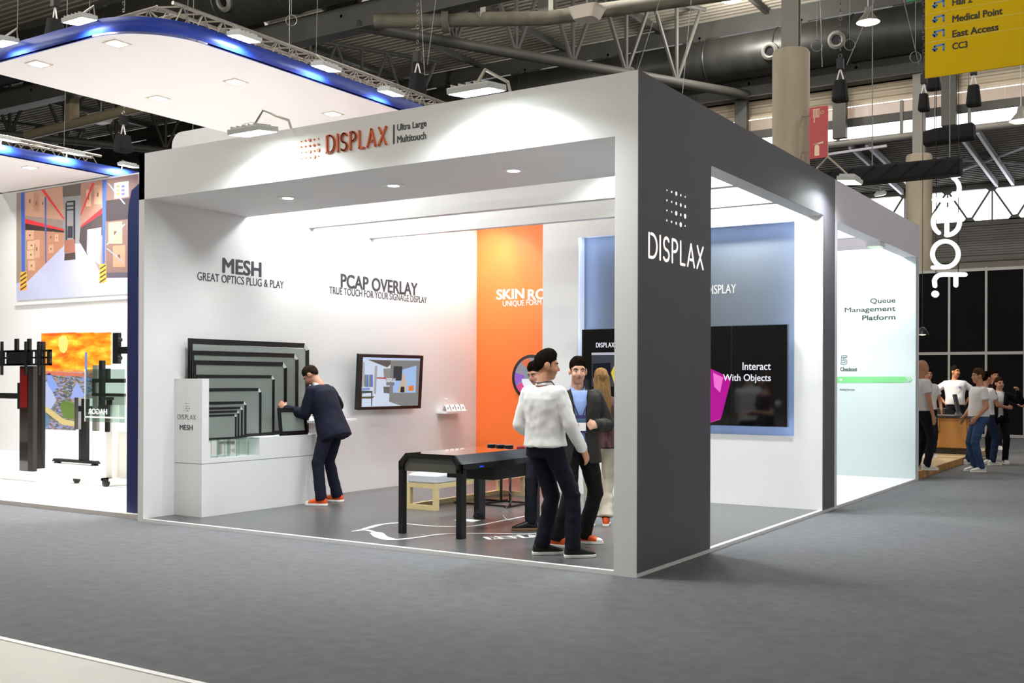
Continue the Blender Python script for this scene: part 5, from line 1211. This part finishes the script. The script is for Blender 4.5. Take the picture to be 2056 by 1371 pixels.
    for k in (1, -1):
        mb.ball(hp((.035*k, .06, -.03)), .025*s, .028*s, .028*s, RM)     # cheeks
        mb.ball(hp((.078*k, -.008, -.002)), .011*s, .026*s, .034*s, RM)  # ears
        rcone(mb, sh[k]-ud((.01*k, 0, .012)), .046*s*b_, el[k], .038*s*b_); rcone(mb, el[k], .041*s*b_, wr[k], .028*s)
        hd, hn, hs, cu = arms[k][2], arms[k][3], arms[k][4], arms[k][5]
        hand(mb, wr[k], Wd(hd), Wd(hn), Wd(hs), s, cu)
        rcone(mb, hj[k], .082*s*b_, kn[k], .055*s); rcone(mb, kn[k], .054*s, an[k], .036*s)
        rcone(mb, an[k]-V((0, 0, .04*s)), .036*s, an[k]+fd[k]*.12*s-V((0, 0, .05*s)), .03*s)
    bo = remesh(mb, 'body', sk, P, vox*.75 if look.get('fine') else vox, 2); pigment(bo, hc, Rh, s, look.get('stubble', 0), None, look.get('lips', (.8, .52, .5)))
    for k in (1, -1):
        MB().ball(hp((.031*k, .0795, .004)), .0115*s, .008*s, .0048*s, RM, 10, 8).build('eye', mat('eye_white', 'd8d2cc', .3), P, True)
        MB().ball(hp((.031*k, .0855, .0042)), .0056*s, .0035*s, .0056*s, RM, 8, 6).build('iris', mat('iris_dark', '1c120c', .2), P, True)
        if look.get('hair'): MB().loft([(hp((.014*k, .091, .022)), (RM @ V((0, 0, .004)))*s, (RM @ V((0, .004, 0)))*s), (hp((.034*k, .088, .029)), (RM @ V((0, 0, .0055)))*s, (RM @ V((0, .005, 0)))*s), (hp((.053*k, .072, .023)), (RM @ V((0, 0, .003)))*s, (RM @ V((0, .004, 0)))*s)], 8).build('eyebrow', mat('brow_'+look['hair'], look['hair'], .8, spec=.1), P, True)
    MB().ball(hp((0, .0935, -.0585)), .021*s, .004*s, .0016*s, RM, 12, 8).build('mouth', mat('mouth_line', '5a2a26', .6), P, True)
    # ---- hair
    if look.get('hair'):
        hm = mat('hair_'+look['hair'], look['hair'], .9, spec=0, var=(60, .35, (1, 1, .15)), bump=(150, .5))
        th = look.get('top', .018)
        def hairshell(front=.055, sidez=-.005, back=-.075):
            mb = MB(); mb.ball((0, -.016, .036), .0795, .0985+th*.1, .094+th, None, 56, 44); out = []
            for x, y, z in mb.v:
                f_ = max(0, min(1, (y+.02)/.09)); e = sidez if y > -.035 else sidez+(back-sidez)*min(1, (-.035-y)/.04); lim = e+(front-e)*f_
                if y > .05: lim = front-.02*max(0, abs(x)-.035)/.03
                lim += .008*noise.noise(V((x, y, z))*60)
                if abs(x) > .06 and -.005 < y < .028: lim = min(lim, -.022)
                p = V((x*(1+.16*max(0, z-.045)/.08), y*(1+.06*max(0, z-.045)/.08), z))
                if z > .05: p += V((0, .012*max(0, (z-.06)/.07)*look.get('quiff', 1), 0))
                nz = (noise.noise(p*30+V((SKIN_N[0], 0, 0)))+.8*noise.noise(V((p.x*150, p.y*40, p.z*90))))*(.022 if z > .06 else .008)*(1 if z > lim else 0); p *= 1+nz
                q = V((0, -.012, .035)); d_ = p-q; ks = 1/math.sqrt((d_.x/.076)**2+(d_.y/.096)**2+(d_.z/.092)**2); sk_ = q+d_*ks
                if z < lim: p = q+(sk_-q)*max(.8, .985-(lim-z)*6)
                else: f2 = min(1, (z-lim)/.055); p = (q+(sk_-q)*1.012).lerp(p, f2*f2*(3-2*f2))
                out.append(hp(p))
            mb.v = [tuple(p) for p in out]; return mb
        mb = hairshell(*look.get('hairline', (.055, -.005, -.075)))
        if look.get('long'):
            ln = look['long']; rings = []
            for i in range(9):
                t_ = i/8; z = .06-t_*ln; w = .085+.02*math.sin(t_*2.6)-.03*max(0, t_-.75)
                rings.append((hp((0, -.045-.045*min(1, t_*2.2)-.01*t_, z)) if i < 2 else hp((0, -.045-.045*min(1, t_*2.2), .06))-V((0, 0, (t_*ln)*s))+Wd((0, -.03*t_, 0)), Rh @ V((w, 0, 0))*s, Rh @ V((0, .055-.012*t_, 0))*s))
            mb.loft(rings, 24, 2.4); remesh(mb, 'hair', hm, P, .007, 3, .003, 30, stretch=(1, 1, .06))
        else:
            o = mb.build('hair', hm, P, True)
    # ---- trousers, belt, shoes
    tr = look['trousers']; mb = MB(); tw = look.get('leg', 1.0)
    torso(mb, .012 if not female else .008, .89, 1.03)
    for k in (1, -1):
        rcone(mb, hj[k]+V((0, 0, .0)), .096*s*b_*tw, kn[k], .07*s*tw, 16)
        hem = an[k]+V((0, 0, look.get('hem', -.035)*s)); hr = look.get('hemr', .062)*s*tw
        mb.path([kn[k]+V((0, 0, .03)), kn[k].lerp(hem, .33), kn[k].lerp(hem, .7), hem], [.071*s*tw, .069*s*tw, (.066*tw*.6+.4*hr/s)*s, hr], 18)
        mb.ball(kn[k], .071*s*tw)
    rcone(mb, hj[1].lerp(hj[-1], .3), .085*s*b_, hj[1].lerp(hj[-1], .7), .085*s*b_)
    remesh(mb, 'trousers', tr, P, vox*1.15, 6, look.get('tfold', .007), 9, seed=len(label), stretch=(.6, .6, 1.6))
    if look.get('belt'):
        ax, ay = ud((1, 0, 0)), ud((0, 1, 0)); c0 = up((0, 0, 1.0)); c1 = up((0, 0, 1.035))
        MB().loft([(c0, ax*(.16*b_+.021)*s, ay*(.114*b_+.021)*s), (c1, ax*(.158*b_+.021)*s, ay*(.112*b_+.021)*s)], 32, 2.3).build('belt', look['belt'], P, True)
        bk = up((0, (.113*b_+.021), 1.017)); MB().flat([bk+ud((-.02, 0, -.016)), bk+ud((.02, 0, -.016)), bk+ud((.02, 0, .016)), bk+ud((-.02, 0, .016))], ud((0, 1, 0)), .006).build('buckle', CHROME, P)
    for k in (1, -1):
        f = fd[k]; r = V((f.y, -f.x, 0)); a0 = an[k]-V((0, 0, .085*s)); Q = lambda y_, x_, z_: a0+f*y_*s+r*x_*s+V((0, 0, z_*s))
        outl = [(-.075, .03), (-.06, .038), (0, .038), (.08, .046), (.14, .046), (.185, .034), (.205, .012)]
        pts = outl+[(y_, -x_) for y_, x_ in outl[::-1]]
        so = MB().add([Q(y_, x_, 0) for y_, x_ in pts]+[Q(y_, x_*1.02, .026) for y_, x_ in pts], [tuple(range(len(pts))), tuple(range(2*len(pts)-1, len(pts)-1, -1))]+[(i, len(pts)+i, len(pts)+(i+1) % len(pts), (i+1) % len(pts)) for i in range(len(pts))])
        sho = MB()
        sho.loft([(Q(-.07, 0, .05), r*.02*s, V((0, 0, .03*s))), (Q(-.055, 0, .058), r*.034*s, V((0, 0, .042*s))), (Q(-.01, 0, .062), r*.038*s, V((0, 0, .05*s))), (Q(.045, 0, .055), r*.04*s, V((0, 0, .043*s))), (Q(.1, 0, .045), r*.043*s, V((0, 0, .032*s))), (Q(.155, 0, .036), r*.041*s, V((0, 0, .023*s))), (Q(.19, 0, .03), r*.026*s, V((0, 0, .015*s))), (Q(.2, 0, .028), r*.01*s, V((0, 0, .008*s)))], 20, 2.5)
        so_ = sho.build('shoe', look['shoe'], P, True); so.build('sole', look.get('sole', WINK), so_, True, .004)
        if look.get('toe'):
            MB().loft([(Q(.15, 0, .036), r*.043*s, V((0, 0, .0255*s))), (Q(.18, 0, .032), r*.034*s, V((0, 0, .02*s))), (Q(.2, 0, .029), r*.015*s, V((0, 0, .012*s)))], 16, 2.5).build('toe_cap', look['toe'], so_, True)
        if look.get('laces'):
            for i in range(4): MB().path([Q(.05+.026*i, -.024, .088-.009*i), Q(.055+.026*i, 0, .098-.011*i), Q(.05+.026*i, .024, .088-.009*i)], .0038*s, 5).build('lace', look['laces'], so_, True)
        if look.get('sock'): MB().tube(an[k]-V((0, 0, .02*s)), an[k]+V((0, 0, .03*s)), .043*s, .041*s, 14).build('sock', look['sock'], P, True)
    # ---- upper clothes
    def sleeves(mb, g, upto=1.0, cuff=.0, r_=(.06, .05, .042)):
        for k in (1, -1):
            if upto >= 1: rcone(mb, sh[k]+ud((-.012*k, 0, -.012)), (r_[0]-.004+g)*s*b_, el[k], (r_[1]+g)*s*b_, 16)
            else:
                a0 = sh[k]+ud((-.02*k, 0, -.015)); a1 = sh[k].lerp(el[k], upto); mb.ball(a0, .06*s*b_); mb.path([a0, a0.lerp(a1, .5), a1], [.058*s*b_, .06*s*b_, .063*s*b_], 16)
            if upto > 1: rcone(mb, el[k], (r_[1]+g)*s, el[k].lerp(wr[k], upto-1.0), (r_[2]+g)*s, 16)
            rcone(mb, neck+ud((0, 0, -.05))*s, .046*s, sh[k]+ud((-.03*k, 0, .0)), .044*s*b_)
    sty = look['style']
    if sty == 'tee':
        mb = MB(); torso(mb, .018, .9, 1.47, .06, look.get('belly', 0)); sleeves(mb, .014, .62); o = remesh(mb, 't_shirt', look['shirt'], P, vox*1.1, 3, .006, 8, seed=len(label)*3)
        if look.get('chest'):
            c = up((.07 if look['chest'] > 0 else -.07, .155*b_, 1.33)); MB().ball(c, .035*s, .02, .008, Rz, 10, 6).build('chest_print', mat('purple_print', '5a48b0', .6), o)
    elif sty == 'shirt':
        mb = MB(); torso(mb, .026, .97, 1.5, .10, look.get('belly', 0)); sleeves(mb, .012, 1.93); remesh(mb, 'shirt', look['shirt'], P, vox*1.05, 2, .011, 9, seed=len(label)*3, stretch=(1.2, 1.2, .4))
        for k in (1, -1): MB().tube(el[k].lerp(wr[k], .84), el[k].lerp(wr[k], .97), .045*s, .043*s, 18).build('cuff', look['shirt'], P, True)
        MB().loft([(up((0, -.012, 1.475)), ud((.076, 0, 0))*s, ud((0, .072, 0))*s), (up((0, -.004, 1.512)), ud((.068, 0, 0))*s, ud((0, .068, .012))*s)], 24).build('collar', look['shirt'], P, True)
    elif sty == 'jacket':
        mb = MB(); torso(mb, .008, .97, 1.5, 0, look.get('belly', 0)); remesh(mb, 'shirt', look['shirt'], P, vox*1.05, 2, .003, 10)
        for k in (1, -1):
            MB().flat([up((.008*k, .075, 1.45)), up((.05*k, .075, 1.485)), up((.072*k, .0, 1.508)), up((.062*k, .045, 1.45)), up((.04*k, .098, 1.41))], ud((0, 1, .2)), .006).build('collar', look['shirt'], P)
            MB().tube(el[k].lerp(wr[k], .86), el[k].lerp(wr[k], 1.02), .038*s, .037*s, 16).build('shirt_cuff', look['shirt'], P, True)
        mb = MB(); torso(mb, .034, look.get('jl', .80), 1.49, look.get('flare', .10), look.get('belly', 0)); sleeves(mb, .018, 1.9)
        inv = (Rz @ Ru).inverted(); Rn = np.array(inv); base = np.array(up((0, 0, .95)))
        op = look.get('open', True)
        def cut(co):
            q = (co-base) @ Rn.T/s; z = q[:, 2]+.95
            wdt = np.where(z > 1.1, .035+(z-1.1)*.12, .035+(1.1-z)*.16)
            return ~((q[:, 1] > .045) & (np.abs(q[:, 0]) < wdt) & (z < 1.52)) if op else np.ones(len(co), bool)
        o = remesh(mb, 'jacket', look['jacket'], P, vox*1.05, 3, look.get('jfold', .007), 7, cut, len(label))
        if op:
            md = o.modifiers.new('thick', 'SOLIDIFY'); md.thickness = .006; md.offset = -1
            for k in (1, -1):
                gy = .15*b_+.005
                MB().flat([up((.085*k, .085, 1.49)), up((.125*k, .125, 1.40)), up((.10*k, .148, 1.37)), up((.118*k, .15, 1.34)), up((.045*k, gy+.012, 1.12)), up((.04*k, gy+.006, 1.12)), up((.065*k, .12, 1.40))], ud((.15*k, 1, .05)), .007).build('lapel', look['jacket'], P)
    if look.get('lanyard'):
        lm = look['lanyard']; zz_ = 1.13
        for k in (1, -1): MB().path(([up((.0*k, -.094, 1.498)), up((.05*k, -.075, 1.505)), up((.083*k, -.005, 1.505))] if sty == 'shirt' else [])+[up((.075*k, .085, 1.44)), up((.065*k, .142*b_, 1.34)), up((.02*k, .16*b_, zz_+.1))], .006, 6).build('lanyard', lm, P, True)
    if look.get('badge'):
        BA = mat('badge_purple', '2a2460', .4)
        o = MB().flat([up((-.05, .168*b_, 1.235)), up((.05, .168*b_, 1.235)), up((.05, .176*b_, 1.07)), up((-.05, .176*b_, 1.07))], ud((0, 1, 0)), .004).build('badge', BA, P)
        MB().flat([up((-.045, .1705*b_+.004, 1.165)), up((.045, .1705*b_+.004, 1.165)), up((.045, .175*b_+.004, 1.09)), up((-.045, .175*b_+.004, 1.09))], ud((0, 1, 0)), .002).build('badge_card', WINK, o)
        MB().flat([up((-.045, .168*b_+.004, 1.205)), up((.045, .168*b_+.004, 1.205)), up((.045, .170*b_+.004, 1.17)), up((-.045, .170*b_+.004, 1.17))], ud((0, 1, 0)), .002).build('badge_strip', mat('badge_teal', '3c5a78', .4), o)
    SKIN_N[0] += 3.7
    return P, dict(up=up, wr=wr, el=el, hp=hp, Wd=Wd, s=s)
def rel(t): return 32.7+t                    # 0 faces away, 90 faces picture left, 180 faces the camera
WSH = cloth('white_cotton', 'e6e4e2', .85); TEE = cloth('white_jersey', 'dedde0', .9)
DENIM_D = cloth('dark_denim', '10131f', .9); DENIM = cloth('blue_denim', '33496f', .9, var=(6, .25)); NAVYT = cloth('navy_cloth', '12141f', .85)
BLKT = cloth('black_wool', '141413', .9); CHAR = cloth('charcoal_wool', '2c2a28', .85); SUIT = cloth('navy_suit', '0e1124', .85)
CRM = cloth('cream_cotton', 'cfc6b4', .85); BLUES = cloth('light_blue_cotton', '8fa9dc', .8)
ORSH = mat('orange_canvas', 'e8591c', .7, bump=(200, .2)); WSHOE = mat('white_leather', 'e2dfdc', .5); BKSH = mat('black_leather', '101012', .4)
OLIVE = mat('olive_black_knit', '181a14', .8, bump=(260, .4)); BELTB = mat('brown_leather', '5a3418', .5); BELTK = mat('black_belt', '0e0e0e', .4)
NF = .0085; FF = .014
relax = (.25, .3, .25); fist = (1.25, 1.45, 1.0)
# man in the white shirt, seen from behind
fl = at(1086, 1113, 'z', PL); fr_ = at(1150, 1119, 'z', PL)
person('man in a white shirt and dark jeans seen from behind', ((fl.x+fr_.x)/2-.10, (fl.y+fr_.y)/2-.03, PL), rel(-38), 1.80, ((fr_.x, fr_.y), (fl.x, fl.y)), (rel(-80), rel(-78)), NF,
       dict(style='shirt', shirt=WSH, trousers=DENIM_D, shoe=OLIVE, hair='1c1612', skin='b98468', belt=BELTB, stubble=.75, lanyard=BLACK, fine=1, top=.026, quiff=1.6, hem=-.02, hemr=.07),
       {1: ((.28, .12, -1), (.12, .62, -.85), (.1, .5, -.9), (-1, 0, 0), (0, 1, .3), relax), -1: ((-.2, -.12, -1), (.3, .75, -.45), (.2, .8, -.4), (1, 0, 0), (0, 0, 1), relax)}, lean=-2, head=(-46, 4, 0))
# man in the charcoal jacket facing the camera
fl = at(1116, 1097, 'z', PL); fr_ = at(1170, 1090, 'z', PL)
PJ, J = person('man in a charcoal jacket and light blue shirt with a badge, facing us', (at(1158, 1093, 'z', PL).x, at(1158, 1093, 'z', PL).y, PL), rel(-172), 1.75, ((fl.x, fl.y), (fr_.x, fr_.y)), (rel(-118), rel(-112)), NF,
       dict(style='jacket', shirt=BLUES, jacket=CHAR, trousers=BLKT, shoe=ORSH, toe=WSHOE, laces=ORSH, hair='19130f', skin='c89a82', stubble=.6, lanyard=mat('lanyard_navy', '20244a', .5), badge=1, belt=BELTK, fine=1, top=.022, belly=.015, hem=-.03, hemr=.075, leg=1.05),
       {1: ((.25, -.1, -1), (-.5, .85, .02), (-.75, .6, 0), (-.3, -.6, -.3), (.2, .5, .9), fist), -1: ((-.42, -.1, -1), (.55, .8, 0), (.75, .6, 0), (.3, -.6, -.3), (-.2, .5, .9), fist)}, build=1.06, head=(-2, 1, 0))
# half hidden man with a phone
fl = at(1062, 1064, 'z', PL)
b0 = at(1084, 1062, 'z', PL)
PH, Hd = person('man in a white shirt with a phone, half hidden behind the other men', (b0.x, b0.y+.1, PL), rel(150), 1.74, ((fl.x+.02, fl.y), (b0.x+.12, b0.y+.12)), (rel(100), rel(130)), .01,
       dict(style='shirt', shirt=WSH, trousers=NAVYT, shoe=BKSH, sole=mat('tan_sole', '8a6a48', .6), hair='19130f', skin='bb8a70', top=.02),
       {1: ((.02, .1, -1), (-.55, .6, -.3), (-.6, .7, 0), (-1, 0, 0), (0, 0, 1), relax), -1: ((-.25, .25, -1), (-.5, .75, .25), (-.4, .8, .4), (.2, .1, 1), (.2, .5, .3), (.5, .5, .4))}, head=(-14, 18, 8), lean=3, side=5)
w = Hd['wr'][-1]; d = Hd['Wd'](V((-.4, .8, .4)).normalized())
t = thing('phone', 'dark smartphone held in the half hidden man\'s hand', 'phone', w+d*.06)
up_ = (FZ-d*FZ.dot(d)).normalized(); sd = d.cross(up_)
MB().flat([w+d*.03+up_*.03+sd*.035, w+d*.03+up_*.03-sd*.035, w+d*.17+up_*.03-sd*.035, w+d*.17+up_*.03+sd*.035], up_, .008).build('case', BLACK, t)
MB().flat([w+d*.035+up_*.039+sd*.032, w+d*.035+up_*.039-sd*.032, w+d*.165+up_*.039-sd*.032, w+d*.165+up_*.039+sd*.032], up_, .001).build('glass', SCR, t)
# woman with long hair, seen from behind
fl = at(1186, 1055, 'z', PL); fr_ = at(1213, 1055, 'z', PL)
person('woman with long fair hair and cream trousers seen from behind', ((fl.x+fr_.x)/2+.03, (fl.y+fr_.y)/2+.02, PL), rel(6), 1.66, ((fr_.x+.02, fr_.y), (fl.x, fl.y)), (rel(-8), rel(12)), .0095,
       dict(style='tee', shirt=cloth('striped_blouse', '4a3236', .85, var=(30, .6, (1, 1, .05))), trousers=CRM, shoe=ORSH, hair='755a3c', skin='c99a80', long=.62, leg=1.0, hem=.01, hemr=.085, sock=BLACK, tfold=.008),
       {1: ((.25, .15, -1), (-.2, .9, .1), (-.2, .9, .1), (0, 0, -1), (-1, 0, 0), relax), -1: ((-.25, .1, -1), (.3, .9, 0), (.3, .9, 0), (0, 0, -1), (1, 0, 0), relax)}, female=True)
# man in the navy suit leaning over the plinth
fl = at(645, 1015, 'z', PL); fr_ = at(678, 1007, 'z', PL)
PS, S_ = person('man in a navy suit and orange shoes leaning over the plinth', (at(663, 1010, 'z', PL).x+.02, at(663, 1010, 'z', PL).y, PL), rel(62), 1.80, ((fr_.x, fr_.y), (fl.x, fl.y)), (rel(70), rel(80)), NF,
       dict(style='jacket', shirt=WSH, jacket=SUIT, trousers=SUIT, shoe=ORSH, toe=WSHOE, laces=ORSH, hair='2e261f', skin='c08a70', fine=1, top=.01, flare=.06, jl=.80, open=False, hem=-.03, hemr=.07, jfold=.009, leg=1.02),
       {1: ((.75, .1, -.7), (-.45, .85, -.35), (-.4, .9, 0), (0, 0, -1), (-.6, .5, .5), relax), -1: ((-.14, .2, -1), (-.32, .75, .2), (-.1, .6, .6), (.7, .3, -.3), (.3, .3, .8), (.6, .8, .6))}, lean=23, head=(18, 45, 4), build=1.06)
MB().loft([(S_['up']((0, -.012, 1.47)), S_['Wd']((.078, 0, 0)), S_['Wd']((0, .074, 0))), (S_['up']((0, .0, 1.525)), S_['Wd']((.07, 0, 0)), S_['Wd']((0, .07, .01)))], 24).build('collar', WSH, PS, True)
# ---- people at the far stand
def fperson(px, py, label, t, H, fo, fy, look, arms, zf=0.0, **kw):
    p = at(px, py, 'z', zf); r = RGT*1.0
    R2 = (p.x+fo[0]*RGT.x+fo[1]*FWD.x, p.y+fo[0]*RGT.y+fo[1]*FWD.y); L2 = (p.x+fo[2]*RGT.x+fo[3]*FWD.x, p.y+fo[2]*RGT.y+fo[3]*FWD.y)
    return person(label, (p.x, p.y, zf), rel(t), H, (R2, L2), (rel(fy[0]), rel(fy[1])), FF, look, arms, **kw)
hang = lambda k: ((.18*k, .05, -1), (.05*k, .25, -1), (0, .2, -1), (-k, 0, 0), (0, 1, 0), relax)
far = lambda **k: dict(dict(style='tee', shirt=TEE, trousers=NAVYT, shoe=WSHOE, skin='c08a6e'), **k)
fperson(1849, 943, 'bald man in a white T-shirt partly hidden by the pale end post', -80, 1.82, (.05, -.1, -.05, .1), (-85, -80), far(), {1: hang(1), -1: hang(-1)}, zf=.11)
fperson(1862, 918, 'man in a white T-shirt standing behind the partly hidden man', 175, 1.72, (-.1, 0, .1, 0), (180, 180), far(hair='1c1512', chest=1), {1: hang(1), -1: ((-.2, .1, -1), (.1, .7, -.7), (.1, .6, -.8), (1, 0, 0), (0, 1, 0), relax)}, zf=.11)
fperson(1917, 902, 'man in a white T-shirt with hands on hips behind the counter', 168, 1.80, (-.12, 0, .12, 0), (180, 180), far(hair='1a1411', chest=-1, skin='a8714f', belly=.03), {1: ((.75, -.2, -.75), (-.65, .25, -.7), (-.5, .3, -.8), (-.6, .5, 0), (0, 1, .3), relax), -1: ((-.75, -.2, -.75), (.65, .25, -.7), (.5, .3, -.8), (.6, .5, 0), (0, 1, .3), relax)}, zf=.11, build=1.12, head=(40, -4, 0))
fperson(1966, 947, 'man in a white T-shirt and blue jeans facing sideways', 88, 1.80, (-.02, .1, .0, -.1), (90, 95), far(hair='4a3826', trousers=DENIM, top=.02, belly=.02, hem=-.03), {1: ((.2, .15, -1), (-.2, .6, -.75), (-.2, .5, -.8), (-1, 0, 0), (0, 1, 0), relax), -1: ((-.12, -.08, -1), (.1, .65, -.75), (.3, .6, -.8), (1, 0, 0), (0, 1, 0), relax)}, build=1.08)
fperson(1978, 933, 'man in a white T-shirt standing just behind the man in jeans', -70, 1.76, (.06, -.15, -.3, .1), (-80, -60), far(hair='15110f', trousers=cloth('indigo_denim', '1e2b48', .9)), {1: ((.1, .4, -1), (0, 1, -.2), (0, 1, 0), (-1, 0, 0), (0, 0, 1), relax), -1: hang(-1)})
fperson(2006, 931, 'smiling woman in a black jacket over a white top', 168, 1.66, (-.17, .05, .1, -.02), (120, 175), far(style='jacket', shirt=TEE, jacket=cloth('black_fleece', '0b0b0c', .95), hair='3a2a1e', skin='c9967c', trousers=cloth('black_denim', '0f1016', .9), jl=.86, flare=.04, long=.2, lips=(.8, .3, .3), hem=-.02), {1: ((.2, .1, -1), (-.1, .5, -.8), (-.1, .4, -.9), (-1, 0, 0), (0, 1, 0), relax), -1: ((-.8, .3, -.5), (.35, .25, .9), (.4, .3, .8), (.6, .6, 0), (0, 0, 1), (.8, .9, .6))}, female=True, head=(16, 0, 8))
fperson(1996, 902, 'dark haired man in black behind the smiling woman', 178, 1.84, (-.12, 0, .1, 0), (170, 180), far(hair='1a1210', shirt=cloth('black_jersey', '0d0d0f', .9), style='tee', skin='b07d64'), {1: hang(1), -1: hang(-1)})
fperson(2108, 940, 'person reaching into view with one hand at the picture edge', 100, 1.72, (-.1, 0, .1, 0), (100, 100), far(hair='2a1d14', skin='d09880', shirt=cloth('rose_top', 'a06a60', .9)), {1: ((.1, .5, -1), (0, .95, .0), (0, 1, .1), (0, .1, 1), (-1, 0, 0), (.3, .3, .3)), -1: ((-.1, .5, -1), (.05, .95, .05), (0, 1, .15), (0, .1, 1), (1, 0, 0), (.3, .3, .3))})
